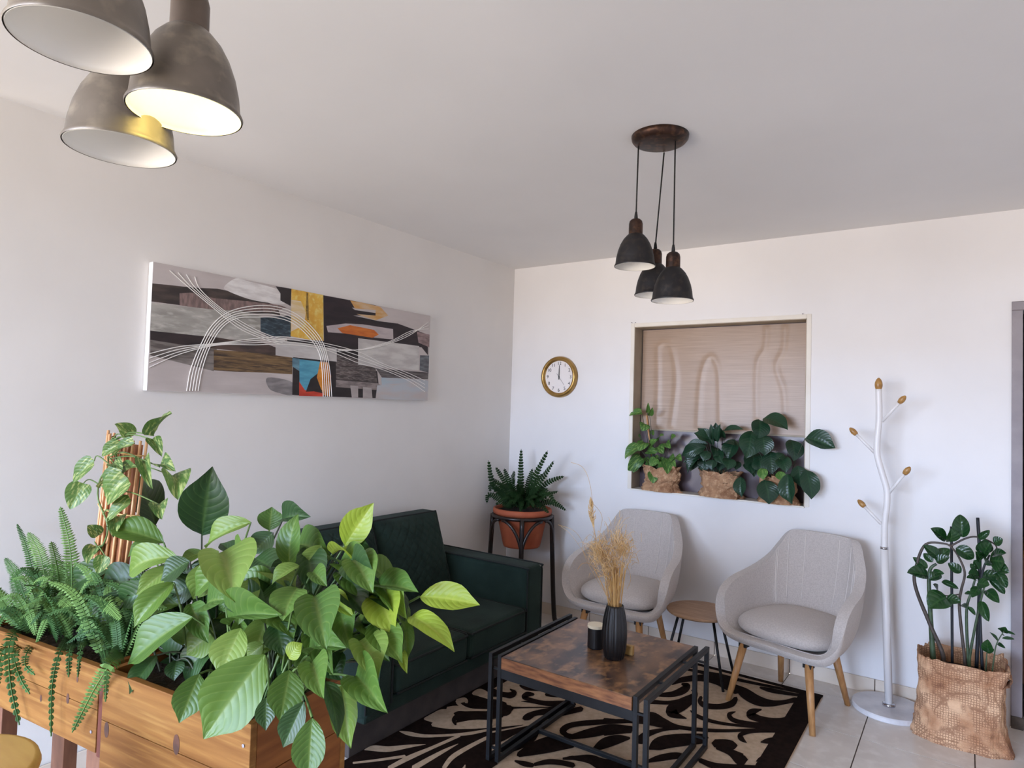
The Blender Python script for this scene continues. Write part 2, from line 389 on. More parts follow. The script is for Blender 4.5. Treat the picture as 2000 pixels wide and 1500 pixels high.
# doorway on the right
dr = thing('door_1', 'grey door frame of the open doorway at the right edge', None, (DX0,.07,0)); dr['kind'] = 'structure'
G().box((DX0,-.012,.06), (DX0+.045,.15,DZ-.0455)).obj('jamb', M_DOORF, dr, bevel=.003)
G().box((DX1-.045,-.012,0), (DX1,.15,DZ-.0455)).obj('jamb', M_DOORF, dr, bevel=.003)
G().box((DX0,-.012,DZ-.045), (DX1,.15,DZ)).obj('head', M_DOORF, dr, bevel=.003)
G().box((DX0,-.014,0), (DX0+.05,.15,.06)).obj('jamb_foot', M_GROUT, dr, bevel=.003)
G().box((DX0+.045,0,-.004), (DX1-.045,.15,.012)).obj('threshold', M_DOORF, dr)
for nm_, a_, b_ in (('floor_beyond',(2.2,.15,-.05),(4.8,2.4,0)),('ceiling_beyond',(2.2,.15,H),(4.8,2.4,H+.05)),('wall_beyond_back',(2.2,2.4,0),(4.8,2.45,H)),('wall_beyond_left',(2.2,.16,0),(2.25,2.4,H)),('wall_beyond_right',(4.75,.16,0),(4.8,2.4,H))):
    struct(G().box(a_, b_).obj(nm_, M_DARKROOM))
tb = thing('wooden_desk', 'wooden desk in the dark room beyond the doorway', 'desk', (3.6,1.0,0))
G().box((3.12,.7,.72),(4.1,1.3,.76)).obj('top', M_PINE, tb, bevel=.004)
for x in (3.16,4.06):
    for y in (.74,1.26): G().box((x-.025,y-.025,0),(x+.025,y+.025,.72)).obj('leg', M_PINED, tb)

# ------------------------------------------------------------------ rug
rug = thing('rug', 'dark brown and cream rug with swirling scroll pattern under the coffee table', 'rug', (1.5,-1.3,0))
RX0,RX1,RY0,RY1 = .768,2.262,-2.5,-.225
G().box((RX0,RY0,0), (RX1,RY1,.008)).obj('pile', M_RUGC, rug, bevel=.003)
def stroke_pts(st, ox, oy, sc_):
    c = spline([(x,y,w_) for x,y,w_ in st], 6); L = []; R = []; k = len(c)
    for i, q in enumerate(c):
        a = c[max(i-1,0)]; b = c[min(i+1,k-1)]; d = Vector((b.x-a.x, b.y-a.y)); d.normalize()
        n = Vector((-d.y, d.x))*max(q.z,1.)/2
        L.append((q.x+n.x, q.y+n.y)); R.append((q.x-n.x, q.y-n.y))
    e0 = c[0]; e1 = c[-1]
    def cap(e, prev):
        d = Vector((e.x-prev.x, e.y-prev.y)); d.normalize(); return (e.x+d.x*e.z*.4, e.y+d.y*e.z*.4)
    L = [cap(e0, c[1])] + L + [cap(e1, c[-2])]; R = [L[0]] + R + [L[-1]]
    f = lambda q: (ox+q[0]/sc_, oy+q[1]/sc_)
    return [f(q) for q in L], [f(q) for q in R]
RZ = [.0085]
def rug_stroke(st, reg, mt, layer):
    ox, oy, s_ = reg; L, R = stroke_pts(st, ox, oy, s_)
    RZ[0] += 4e-6; z = RZ[0] + layer*.0012
    cl = lambda p: Vector((min(max(p.x,RX0+.004),RX1-.004), min(max(p.y,RY0+.004),RY1-.004), z))
    vs = [cl(at_z(x,y,z)) for x,y in L] + [cl(at_z(x,y,z)) for x,y in R]; n = len(L)
    g = G().add(vs, [(i,n+i,n+i+1,i+1) for i in range(n-1)])
    o = g.obj('scroll_motif', mt, rug); return o
RA, RB, RC, RT_ = (1180,1280,4.545), (940,1240,5.77), (690,1280,6.45), (920,1140,3.846)
# dark borders
def rug_rect(x0,y0,x1,y1,layer=1):
    RZ[0] += 4e-6; z = RZ[0]+layer*.0012
    G().box((x0,y0,.004),(x1,y1,z)).obj('border_band', M_RUGD, rug)
rug_rect(2.155,RY0,RX1-.002,RY1-.002); rug_rect(RX0+.002,RY1-.035,RX1,RY1-.002); rug_rect(RX0+.002,RY0,.84,RY1-.002)
for st in [
 [(1160,265,20),(1240,330,90),(1360,400,90),(1480,425,60),(1600,415,40),(1690,395,45),(1715,395,25)],
 [(1385,285,20),(1480,310,40),(1640,340,30),(1830,365,20)],
 [(1395,480,12),(1320,500,60),(1300,530,70),(1400,570,60),(1550,600,90),(1700,600,160),(1800,580,180)],
 [(1690,490,40),(1740,500,90),(1800,500,110)],
 [(1165,500,8),(1110,525,40),(1150,575,40),(1300,605,35),(1500,625,50),(1700,650,80)],
 [(765,490,8),(830,540,35),(980,590,30),(1200,622,25),(1500,640,40)],
 [(1265,775,6),(1220,740,45),(1210,705,40),(1300,675,35),(1450,660,50),(1650,650,80)],
 [(1390,770,10),(1450,760,50),(1540,755,60),(1640,755,60)],
 [(1350,940,8),(1400,920,50),(1500,915,60),(1600,910,60)],
 [(0,575,40),(240,585,35),(400,560,120),(520,600,90),(650,635,40),(860,660,35),(1100,668,28),(1480,655,25)],
 [(730,560,10),(640,530,60),(600,490,110),(700,430,110),(790,370,70),(805,325,40),(775,310,10)],
 [(460,350,30),(600,345,50),(700,310,70),(740,270,50),(690,255,20)],
 [(400,410,40),(560,420,35),(680,410,50)],
 [(600,250,30),(700,215,50),(860,200,60),(1000,215,90),(1100,260,100),(1180,320,60)],
 [(860,370,30),(850,410,40),(900,445,50),(1020,455,50),(1130,430,60),(1170,380,40)],
 [(400,830,20),(470,790,110),(600,760,120),(860,740,90),(900,750,60)],
 [(310,760,80),(380,700,60),(520,660,30),(660,650,20)],
 [(980,780,70),(1080,790,90),(1140,800,80),(1170,800,40)],
 [(1000,820,30),(1120,860,60),(1210,920,110),(1250,925,70)],
 [(390,940,30),(500,910,60),(640,890,60),(730,900,30)],
 [(0,680,70),(120,670,60),(240,680,20)], [(0,800,60),(80,760,60),(220,735,10)],
 [(740,125,20),(1000,175,40),(1120,200,30),(1300,240,25),(1600,300,22),(1900,362,20)],
 [(850,930,40),(1000,985,60),(1250,1000,60),(1440,1000,40)]]: rug_stroke(st, RA, M_RUGD, 1)
for st in [
 [(0,620,120),(80,640,110),(240,670,60),(330,680,70),(375,650,50),(325,612,15)],
 [(440,570,30),(520,580,90),(700,590,90),(900,620,80),(1038,640,60)],
 [(590,670,30),(520,670,60),(480,700,50),(560,730,40),(700,760,40),(900,770,60),(1038,780,80)],
 [(450,750,5),(560,755,25),(700,780,30),(900,800,60),(1000,850,120)],
 [(730,670,40),(800,680,40),(900,690,30)],
 [(0,790,110),(150,790,130),(270,840,150),(340,825,60),(400,820,20),(820,815,10)],
 [(480,940,50),(530,920,80),(620,880,60),(800,860,90),(900,850,100)],
 [(0,900,70),(100,900,100),(240,900,60)], [(0,1080,40),(200,1055,30),(470,1015,5)],
 [(0,1200,150),(200,1150,120),(400,1080,60),(600,1030,40),(720,1005,20)],
 [(240,1310,60),(400,1240,120),(560,1150,120),(640,1080,40)],
 [(420,1350,60),(600,1280,150),(800,1230,180),(1000,1230,100),(1038,1230,80)],
 [(0,1400,300),(100,1430,220)], [(380,1420,20),(480,1450,60),(580,1470,50)], [(600,1460,40),(750,1430,60),(900,1440,60),(1038,1470,60)],
 [(920,1400,15),(980,1390,40),(1038,1385,50)], [(1038,1150,60),(960,1130,60),(930,1080,50),(980,1030,40),(1038,1010,40)]]: rug_stroke(st, RB, M_RUGD, 1)
for st in [
 [(700,1130,30),(690,1100,50),(760,1060,40),(950,1040,40),(1210,1030,30)], [(760,1150,40),(900,1120,70),(1050,1090,70),(1210,1090,40)],
 [(920,1250,30),(1000,1200,80),(1100,1170,70),(1190,1160,20)], [(690,1310,10),(800,1310,40),(900,1320,70),(1000,1360,90),(1200,1370,90)],
 [(830,940,40),(700,970,40),(560,1010,20)]]: rug_stroke(st, RT_, M_RUGD, 1)
z = RZ[0]+.0012
pg = [at_z(x,y,z) for x,y in ((955,1330),(957,1420),(955,1500),(930,1530),(880,1548),(800,1562),(720,1600),(640,1640),(520,1640),(660,1500))]
G().poly([Vector((max(q.x,RX0+.003),max(q.y,RY0+.003),z)) for q in pg]).obj('scroll_motif', M_RUGD, rug)
RZ[0] += 2e-5
for st in [
 [(1510,480,40),(1600,470,100),(1720,520,70)], [(1310,580,60),(1400,560,60),(1430,590,40)],
 [(1310,590,40),(1380,650,40),(1500,680,20),(1720,690,25)],
 [(900,800,30),(1000,790,120),(1100,790,220),(1220,800,240)], [(1200,700,110),(1310,670,70),(1450,690,30),(1720,695,15)],
 [(1000,870,50),(1200,895,60),(1500,870,110),(1740,860,100)],
 [(580,955,8),(700,985,50),(900,1015,40),(1200,1005,30),(1450,985,40),(1720,935,25)],
 [(450,1420,50),(700,1290,60),(1000,1160,40),(1340,1010,35)], [(140,1190,8),(250,1170,70),(450,1180,70),(700,1145,40),(910,1120,6)],
 [(0,1355,25),(300,1320,30),(650,1270,35)], [(760,1420,70),(950,1310,60),(1150,1200,40),(1320,1115,6)],
 [(1140,1420,50),(1250,1280,60),(1480,1140,50),(1720,1020,40)], [(1390,1430,40),(1410,1380,10)]]: rug_stroke(st, RC, M_RUGC, 2)
rug_stroke([(1290,870,30),(1270,810,60),(1350,760,90),(1500,755,105),(1740,760,110)], RC, M_RUGD, 3)

for o_ in [o for o in bpy.data.objects if o.name.startswith('scroll_motif') and o.data.materials[0] is M_RUGD]:
    vs_ = [Vector((v.co.x+1.5, -2.725-(v.co.y-1.3), v.co.z)) for v in o_.data.vertices]      # the near half repeats the far half
    if all(750-FPX*(p-CAM).dot(UP)/max(.1,depth(p)) > 1506 for p in vs_) and all(p.y > RY0 for p in vs_):
        G().add(vs_, [tuple(p.vertices)[::-1] for p in o_.data.polygons]).obj('scroll_motif', M_RUGD, rug)
# ------------------------------------------------------------------ sofa
sofa = thing('sofa', 'dark green velvet two-seat sofa against the left wall', 'sofa', (.45,-1.54,0))
SX, SY0, SY1 = .88, -2.22, -.872          # front, near end, far end
G().box((.06,SY0+.01,.175), (SX-.01,SY1-.01,.245)).obj('base', M_SOFA, sofa, bevel=.012)
for ya, yb in ((SY0,SY0+.165),(SY1-.165,SY1)):
    a_ = G().box((.05,ya,.19), (SX,yb,.60)).obj('arm', M_SOFA, sofa, bevel=.03, seg=4)
    for yy in (ya+.008, yb-.008):
        pts = spline([(.1,yy,.597),(.5,yy,.597),(SX-.03,yy,.597),(SX-.006,yy,.58),(SX-.003,yy,.5),(SX-.003,yy,.22)], 5)
        G().tube(pts, .005, 6).obj('piping', M_PIPE, a_)
G().box((.03,SY0+.16,.2), (.2,SY1-.16,.7)).obj('back_frame', M_SOFA, sofa, bevel=.03, seg=3)
ym = -1.553
for ya, yb in ((SY0+.168,ym-.003),(ym+.003,SY1-.168)):
    def cush(u, v, ya=ya, yb=yb):
        return 0
    g = G().box((.2,ya,.245), (SX+.012,yb,.385))
    c_ = g.obj('seat_cushion', M_SOFA, sofa, bevel=.032, seg=4)
    zt = .383
    pts = [(.3,ya+.006,zt-.006),(SX-.01,ya+.006,zt-.006),(SX+.009,ya+.012,zt-.01),(SX+.009,yb-.012,zt-.01),(SX-.01,yb-.006,zt-.006),(.3,yb-.006,zt-.006)]
    G().tube(pts, .0055, 6).obj('piping', M_PIPE, c_)
    pts = [(SX+.009,ya+.012,.255),(SX+.009,yb-.012,.255)]
    G().tube(pts, .005, 6).obj('piping', M_PIPE, c_)
# quilted back cushions, leaning back
for ya, yb in ((SY0+.172,ym-.004),(ym+.004,SY1-.15)):
    def q(u, v, ya=ya, yb=yb):
        y = ya+u*(yb-ya); hh = v*.47
        e = min(1, 9*min(u,1-u))*min(1, 9*min(v,1-v)); puff = .035*math.sqrt(max(e,0))+.05*math.sin(PI*u)*math.sin(PI*v)
        s1 = (y+hh)/.062; s2 = (y-hh)/.062
        gr = min(abs(s1-round(s1)), abs(s2-round(s2)))*.062
        d = -.006*math.exp(-(gr/.006)**2) if .1 < v < .95 else 0
        x = .33 - .16*v + puff + d
        return Vector((x, y, .375+hh*.985))
    g = G().grid(q, 90, 80)
    def qb(u, v, ya=ya, yb=yb): return Vector((.33-.16*v-.11, yb+u*(ya-yb), .375+v*.47*.985))
    n0 = len(g.v); g.grid(qb, 6, 6)
    rim = []
    for k_ in range(41): u = k_/40; rim.append((q(u,1), qb(1-u,1)))
    g2 = [p for p in rim]
    for (a,b),(c,d) in zip(g2, g2[1:]): g.add([a,b,d,c], [(0,1,2,3)])
    for u0 in (0,1):
        r2 = [(q(u0,k_/30), qb(1-u0,k_/30)) for k_ in range(31)]
        for (a,b),(c,d) in zip(r2, r2[1:]): g.add([a,b,d,c], [(0,1,2,3)])
    c_ = g.obj('back_cushion', M_SOFA, sofa, smooth=True)
    pts = [q(0,k_/12) for k_ in range(13)] + [q(k_/12,1) for k_ in range(1,13)] + [q(1,1-k_/12) for k_ in range(1,13)]
    G().tube(pts, .0055, 6).obj('piping', M_PIPE, c_)
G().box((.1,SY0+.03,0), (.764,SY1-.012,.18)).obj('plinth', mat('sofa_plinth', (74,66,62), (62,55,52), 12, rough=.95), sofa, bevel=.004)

# ------------------------------------------------------------------ plant stand + potted fern
PSX, PSY = .302, -.245
ps = thing('plant_stand', 'black bentwood plant stand in the corner', 'plant stand', (PSX,PSY,0))
for k_ in range(4):
    a = -.98 + k_*PI/2; ca, sa = math.cos(a), math.sin(a)
    P_ = lambda r, z: (PSX+r*ca, PSY+r*sa, z)
    G().tube(spline([P_(.262,0),P_(.245,.04),P_(.228,.3),P_(.21,.74)], 5), [.0165]*16, 8).obj('leg', M_STAND, ps, smooth=True)
    for sgn in (-1,1):
        pts = []
        for t in range(9):
            tt = t/8; ang = a + sgn*(PI/4*.9)*(tt**1.6); z_ = .5+.22*math.sin(tt*PI/2); pts.append((PSX+(.222-.012*tt)*math.cos(ang), PSY+(.222-.012*tt)*math.sin(ang), z_))
        G().tube(pts, .011, 6).obj('brace', M_STAND, ps, smooth=True)
ring = lambda r, z, cx=PSX, cy=PSY, n=40: [(cx+r*math.cos(2*PI*i/n), cy+r*math.sin(2*PI*i/n), z) for i in range(n+1)]
G().tube(ring(.208,.735), .013, 8, False).obj('ring', M_STAND, ps, smooth=True)
pf = thing('potted_fern', 'dark green fern in a terracotta pot on the plant stand', 'potted plant', (PSX,PSY,.52))
G().lathe([(0,.52),(.128,.52),(.134,.535),(.174,.72),(.19,.745),(.205,.752),(.21,.765),(.208,.785),(.198,.79),(.19,.78),(.185,.75),(0,.75)], (PSX,PSY,0), 36).obj('pot', M_TERRA, pf, smooth=True)
G().lathe([(0,.768),(.186,.766)], (PSX,PSY,0), 24).obj('soil', M_SOIL, pf)
def frond(pts, wd, mt, parent, n=34, hint=None, name='frond', droop=.25, fill=.86):
    c = spline(pts, 8); L = [0]
    for a,b in zip(c, c[1:]): L.append(L[-1]+(b-a).length)
    tot = L[-1]; g = G(); g.tube(c[::2] if len(c) > 6 else c, .0018, 4, False)
    hint = Vector(hint or (0,0,1)); i = 0
    for k_ in range(n):
        t = .06 + .94*k_/n; s_ = t*tot
        while i < len(L)-2 and L[i+1] < s_: i += 1
        fr = (s_-L[i])/max(1e-6, L[i+1]-L[i]); q = c[i].lerp(c[i+1], fr); d = (c[i+1]-c[i]).normalized()
        side = d.cross(hint); 
        if side.length < .1: side = d.cross(Vector((0,1,0)))
        side.normalize(); nr = side.cross(d)
        w_ = wd*(min(1, t*5)**.6)*(1-t)**.4*(1+random.uniform(-.12,.12)); hw = tot/n*.46
        for sg in (-1,1):
            tip = q + side*sg*w_ + d*w_*.28 - nr*w_*droop; tip.x = max(tip.x, .012)
            mid = q + side*sg*w_*.58 + d*w_*.1 + nr*w_*.04; mid.x = max(mid.x, .014)
            g.add([q-d*hw*fill*.8, mid-d*hw*fill, tip, mid+d*hw*fill, q+d*hw*fill*.8], [(0,1,2,3,4)])
    return g.obj(name, mt, parent)
def px3(pp, Y): return [at_y(x, y, Y if not isinstance(Y, (list,tuple)) else Y[i]) for i,(x,y) in enumerate(pp)]
fr = [[(1005,985),(965,950),(930,897)],[(1000,985),(950,945),(912,955)],[(1000,990),(955,965),(914,978)],[(1005,990),(965,985),(950,985)],
 [(1010,985),(985,940),(968,912)],[(1012,985),(990,930),(985,915)],[(1018,985),(1017,930),(1018,877)],[(1024,985),(1045,930),(1070,880)],
 [(1025,985),(1055,940),(1082,900)],[(1028,985),(1065,945),(1102,930)],[(1030,985),(1065,960),(1085,985)],[(1035,990),(1075,980),(1106,997)],
 [(1015,990),(985,975),(960,985)],[(1020,990),(1040,950),(1060,925)],[(1010,985),(1000,945),(1005,920)],[(1022,988),(1030,950),(1040,915)],
 [(1005,985),(975,960),(930,940)],[(1028,985),(1050,965),(1070,955)],[(1010,990),(990,965),(965,955)],[(1020,990),(1015,965),(1010,945)],
 [(1025,990),(1035,972),(1050,970)],[(1010,985),(975,945),(960,935)],[(1030,988),(1060,968),(1090,960)],[(1015,990),(1000,970),(985,950)]]
for i, pp in enumerate(fr):
    dy = random.uniform(-.1,.1); yb = PSY+dy*.3
    yt = min(max(PSY+dy*2.2, -.5), -.06); p3 = px3(pp, (yb, (yb+yt)/2, yt)); 
    for q in p3: q.x = max(q.x, .045)
    frond(p3, .036, L_FERND, pf, 18, (CAM-p3[1]).normalized()+Vector((0,0,.5)), fill=.95)
for i in range(44):
    a = random.uniform(0,2*PI); r = random.uniform(.1,.25); b_ = Vector((PSX,PSY,.775))
    tp = b_ + Vector((r*math.cos(a), r*math.sin(a)*.8, random.uniform(.0,.19))); tp.x = max(tp.x,.05); tp.y = min(tp.y,-.04)
    md = b_.lerp(tp,.5)+Vector((0,0,.07)); frond([b_,md,tp], .034, L_FERND, pf, 17, (0,-.5,1), fill=.95)

# ------------------------------------------------------------------ armchairs
RIM = [(0,-.315,.352),(.16,-.318,.35),(.255,-.312,.362),(.31,-.29,.41),(.335,-.262,.485),(.337,-.215,.555),(.33,-.13,.598),(.318,-.02,.622),(.298,.07,.65),(.268,.135,.70),(.236,.185,.765),(.206,.222,.822),(.17,.245,.843),(.09,.262,.848)]
RIM = RIM + [(0,.266,.848)] + [(-x,y,z) for x,y,z in RIM[:0:-1]]
RIM = [(x, y+(.05 if y < .1 else .075), z) for x, y, z in RIM]
RIMS = spline(RIM, 4, True); NR = len(RIMS)
def shell(i, v, off=0.):
    r = RIMS[i % NR]; bx, by = r.x*.62, r.y*.62-.02
    lowz = .292; c1 = Vector((r.x*1.02, r.y*1.0-(.05 if r.y > .1 else 0), .30+.10*max(0,(r.z-.36))/.48)); b0 = Vector((bx,by,lowz))
    c1 = Vector((r.x*.98, (r.y*.84 if r.y > 0 else r.y*1.0), .315+.14*max(0,r.z-.36)))
    p = b0*(1-v)**2 + c1*2*v*(1-v) + r*v*v
    return p
def make_chair():
    t = thing('armchair', 'x', 'armchair', (0,0,0), 0, 'pair of beige tub armchairs', world=False)
    nv = 12; vs = []; fs = []
    for j in range(nv+1):
        for i in range(NR): vs.append(shell(i, j/nv))
    for j in range(nv):
        for i in range(NR): fs.append((j*NR+i, j*NR+(i+1)%NR, (j+1)*NR+(i+1)%NR, (j+1)*NR+i))
    fs.append(tuple(range(NR))[::-1])
    sh = G().add(vs, fs).obj('shell', M_FAB, t, smooth=True)
    q = sh.modifiers.new('solid', 'SOLIDIFY'); q.thickness = .05; q.offset = -1
    q = sh.modifiers.new('bevel', 'BEVEL'); q.width = .021; q.segments = 4; q.limit_method = 'ANGLE'; q.angle_limit = .9
    # seat cushion
    def cu(u, v):
        a = 2*PI*u; ca, sa = math.cos(a), math.sin(a); e = .62
        X = .258*math.copysign(abs(ca)**e, ca); Y = .262*math.copysign(abs(sa)**e, sa)+.02
        X *= 1 - .16*max(0, Y)/.23
        ph = v*PI; rr = math.sin(ph)**.45 if 0 < v < 1 else 0
        return Vector((X*rr, Y*rr, .395 - .055*math.cos(ph)*(1 if v < .5 else 1.05) + .012*(1-rr)*(v > .5)))
    G().grid(cu, 48, 16, True).obj('seat_cushion', M_FAB, t, smooth=True)
    # stitched seams down the inner back
    ic = [i for i in range(NR) if RIMS[i].y > .15]
    for f_ in (.08,.24,.40,.60,.76,.92):
        i = ic[int(f_*(len(ic)-1))]
        pts = []
        for k_ in range(9):
            v = .48 + .5*k_/8; p = shell(i, v); a = shell(i, v-.02); b = shell(i+1, v); n = (b-p).cross(p-a).normalized()
            if n.y > 0: n = -n
            pts.append(p + n*.0515)
        G().tube(pts, .0022, 5).obj('seam', M_STITCH, t, smooth=True)
    for i in (NR//2-17, NR//2+17):
        pts = []
        for k_ in range(9):
            v = .45+.53*k_/8; p = shell(i, v); a = shell(i, v-.02); b = shell(i+1, v); n = (b-p).cross(p-a).normalized()
            if n.dot(Vector((0,0,.45))-p) < 0: n = -n
            pts.append(p + n*.0515)
        G().tube(pts, .002, 5).obj('seam', M_STITCH, t, smooth=True)
    for x, y, fx, fy in ((-.17,-.2,-.222,-.262),(.17,-.2,.222,-.262),(-.14,.13,-.182,.215),(.14,.13,.182,.215)):
        l_ = G().tube([(fx,fy,0),(x,y,.305)], [.014,.021], 14).obj('leg', M_OAK, t, smooth=True)
        G().box((x-.02,y-.02,.285),(x+.02,y+.02,.31)).obj('bracket', M_BLACK, l_)
    return t
def dup(root, loc, rz):
    r = root.copy(); COL.objects.link(r); r.location = loc; r.rotation_euler = (0,0,rz)
    for ch in root.children:
        c = ch.copy(); COL.objects.link(c); c.parent = r
        for gc in ch.children:
            d = gc.copy(); COL.objects.link(d); d.parent = c
    return r
chR = make_chair(); chR.location = (2.152,-.412,0); chR.rotation_euler = (0,0,math.radians(-15))
chR['label'] = 'beige fabric armchair beside the white coat stand'
chL = dup(chR, (1.19,-.40,0), math.radians(0)); chL['label'] = 'beige fabric armchair between the plant stand and the small round table'
for o_ in (chR, chL):
    if 'group' in o_: del o_['group']

# ------------------------------------------------------------------ side table
STX, STY, STZ = 1.652,-.425,.385
st = thing('side_table', 'small round wooden side table between the two armchairs', 'side table', (STX,STY,0))
G().lathe([(0,STZ-.016),(.176,STZ-.016),(.183,STZ-.01),(.183,STZ-.003),(.18,STZ),(0,STZ)], (STX,STY,0), 48).obj('top', M_OAKT, st, smooth=False)
for a in (-.55,.45,PI-.45,PI+.3):
    ca, sa = math.cos(a), math.sin(a)
    G().tube([(STX+.2*ca,STY+.2*sa,.008 if a < 0 else 0),(STX+.11*ca,STY+.11*sa,STZ-.016)], .0075, 8).obj('leg', M_BLACK, st, smooth=True)

# ------------------------------------------------------------------ coffee table
CT = thing('coffee_table', 'rustic wood-topped coffee table with black metal frame on the rug', 'coffee table', (1.6,-1.5,0))
TZ = .45; TX0,TX1,TY0,TY1 = 1.292,1.884,-1.845,-1.185
tp = G().box((TX0,TY0,TZ-.05),(TX1,TY1,TZ)).obj('top', M_RUST, CT, bevel=.002)
G().box((TX0+.001,TY0-.0012,TZ-.048),(TX1-.001,TY0+.001,TZ-.002)).obj('edge_band', M_RUSTE, tp)
TB = .018
FZ = .0125
for xs_ in ((TX0-.012,TX0-.052),(TX1+.012,TX1+.058)):
    for k_, x in enumerate(xs_):
        ya, yb, zt = (TY0+.002, TY1-.004, TZ+.004) if k_ == 0 else (TY0-.02+.012, TY1+.012, TZ+.008)
        G().box((x-TB/2,ya,zt-TB),(x+TB/2,yb,zt)).obj('top_rail', M_BLACK, CT, bevel=.001)
        G().box((x-TB/2,ya,FZ),(x+TB/2,yb,FZ+TB)).obj('floor_rail', M_BLACK, CT, bevel=.001)
        for y in (ya,yb-TB): G().box((x-TB/2,y,FZ+TB),(x+TB/2,y+TB,zt-TB)).obj('leg', M_BLACK, CT, bevel=.001)
    xa, xb = min(xs_), max(xs_)
    for y in (TY0+.2,TY1-.2):
        G().box((xa,y,TZ-.012),(xb,y+.012,TZ-.004)).obj('spacer', M_BLACK, CT)
    for z_ in (TZ-.06,.06):
        for y in (TY0+.004,TY1-.02): G().box((xa,y,z_),(xb,y+.01,z_+.008)).obj('spacer', M_BLACK, CT)
for y in (TY0+.004,TY1-.03): G().box((TX0-.004,y,TZ-.09),(TX1+.004,y+.022,TZ-.051)).obj('apron', M_BLACK, CT, bevel=.001)
G().box((TX0-.004,-1.53,FZ+.001),(TX1+.004,-1.512,FZ+.017)).obj('stretcher', M_BLACK, CT, bevel=.001)

# vase with dried grass, candle, tag
VX, VY = 1.664,-1.545
va = thing('vase', 'ribbed matt black vase on the coffee table', 'vase', (VX,VY,TZ), world=True)
G().lathe([(0,TZ),(.036,TZ),(.042,TZ+.006),(.05,TZ+.05),(.0525,TZ+.1),(.05,TZ+.15),(.043,TZ+.19),(.037,TZ+.212),(.036,TZ+.222),(.032,TZ+.222),(.032,TZ+.2),(.036,TZ+.17),(0,TZ+.165)], (VX,VY,0), 120,
   mod=lambda a, t: 1+(.022*math.cos(20*a) if t < .75 else 0)).obj('body', M_VASE, va, smooth=True)
dg = thing('dried_grass', 'bunch of dried straw-coloured grass standing in the black vase', 'dried flowers', (VX,VY,TZ+.17))
vb = Vector((VX,VY,TZ+.175)); g = G()
for i in range(85):
    a = random.uniform(0,2*PI); r0 = random.uniform(0,.026); r1 = random.uniform(.005,.05); hh = random.uniform(.12,.24)
    b0 = vb+Vector((r0*math.cos(a),r0*math.sin(a),0)); b2 = vb+Vector((r1*math.cos(a)-.005,r1*math.sin(a),hh)); b1 = b0.lerp(b2,.5)+Vector((random.uniform(-.008,.008),random.uniform(-.008,.008),.01))
    g.tube(spline([b0,b1,b2], 4), random.uniform(.0009,.0017), 4, False)
g.obj('stalks', M_STRAW, dg)['kind'] = 'stuff'
VD = depth(Vector((VX,VY,.7)))
g = G()
for (px_, py_, n_, sp) in ((1172,1085,230,1.0),(1214,1078,230,1.),(1192,1110,160,1.1),(1205,1060,60,.7)):
    for i in range(n_):
        c = at_d(px_+random.gauss(0,9), py_+random.gauss(0,16), VD+random.uniform(-.03,.03)); a = random.uniform(0,2*PI); l = random.uniform(.025,.065)*sp
        d = Vector((math.cos(a)*l*.8, math.sin(a)*l*.8, random.uniform(-.012,.05))); b2 = c+d; b1 = c+d*.55+Vector((0,0,.012))
        g.tube(spline([c,b1,b2], 3), [.0009,.001,.0011,.001,.0008,.0006,.0003], 3, False)
g.obj('plumes', M_PLUME, dg)['kind'] = 'stuff'
VD = depth(Vector((VX,VY,.7)))
def vpx(pp, dd=0): return [at_d(x, y, VD+dd) for x,y in pp]
for pp, r in (([(1196,1180),(1170,1080),(1152,1000)],.0012),([(1197,1180),(1165,1060),(1155,960),(1140,915),(1115,903)],.0008),([(1196,1180),(1172,1060),(1176,1010),(1160,985)],.0008),
              ([(1192,1180),(1150,1085),(1125,1040),(1090,1025)],.0007),([(1192,1180),(1165,1120),(1120,1050),(1095,1028)],.0006),([(1194,1180),(1140,1080),(1150,1045),(1165,1055)],.0007),([(1200,1180),(1228,1100),(1240,1080),(1248,1100)],.0008),
              ([(1194,1180),(1160,1110),(1140,1100),(1128,1112)],.0009),([(1200,1180),(1222,1110),(1232,1130),(1225,1150)],.0008)):
    G().tube(spline(vpx(pp, random.uniform(-.02,.03)), 8), r, 4, False).obj('long_stem', M_STRAW, dg)
g = G()                                       # wheat-like ear
for i in range(90):
    t = random.random(); c = at_d(1157-6*t+2, 1030-50*t, VD); a = random.uniform(0,2*PI); w_ = .016*math.sin(PI*min(1,t*.9+.08))
    b0 = c; b2 = c+Vector((w_*math.cos(a),w_*math.sin(a),.022)); g.tube([b0,b0.lerp(b2,.5)+Vector((w_*.4*math.cos(a),w_*.4*math.sin(a),0)),b2], [.0012,.0016,.0004], 4, False)
g.obj('seed_head', M_PLUME, dg)['kind'] = 'stuff'
cxy = at_z(1166,1266,TZ)
ca_ = thing('candle', 'black candle jar with a cream lid beside the vase', 'candle', (cxy.x-.01,cxy.y+.005,TZ))
cc = (cxy.x-.01,cxy.y+.005,TZ)
G().lathe([(0,0),(.034,0),(.036,.004),(.036,.088),(0,.088)], cc, 32).obj('jar', M_VASE, ca_, smooth=False)
G().lathe([(.0,.0885),(.0372,.0885),(.038,.092),(.037,.101),(0,.103)], cc, 32).obj('lid', M_CREAM, ca_, smooth=False)
tgp = at_z(1226,1279,TZ)
tg = thing('wooden_tag', 'small square wooden tag with a black cord beside the vase', 'tag', tgp)
G().box((tgp.x-.022,tgp.y-.002,TZ),(tgp.x+.022,tgp.y+.02,TZ+.04)).obj('block', M_TAG, tg, bevel=.003)
G().tube(spline([(tgp.x-.012,tgp.y-.004,TZ+.028),(tgp.x-.014,tgp.y-.004,TZ+.06),(tgp.x-.016,tgp.y,TZ+.1)], 4), .0018, 5).obj('cord', M_CORD, tg)

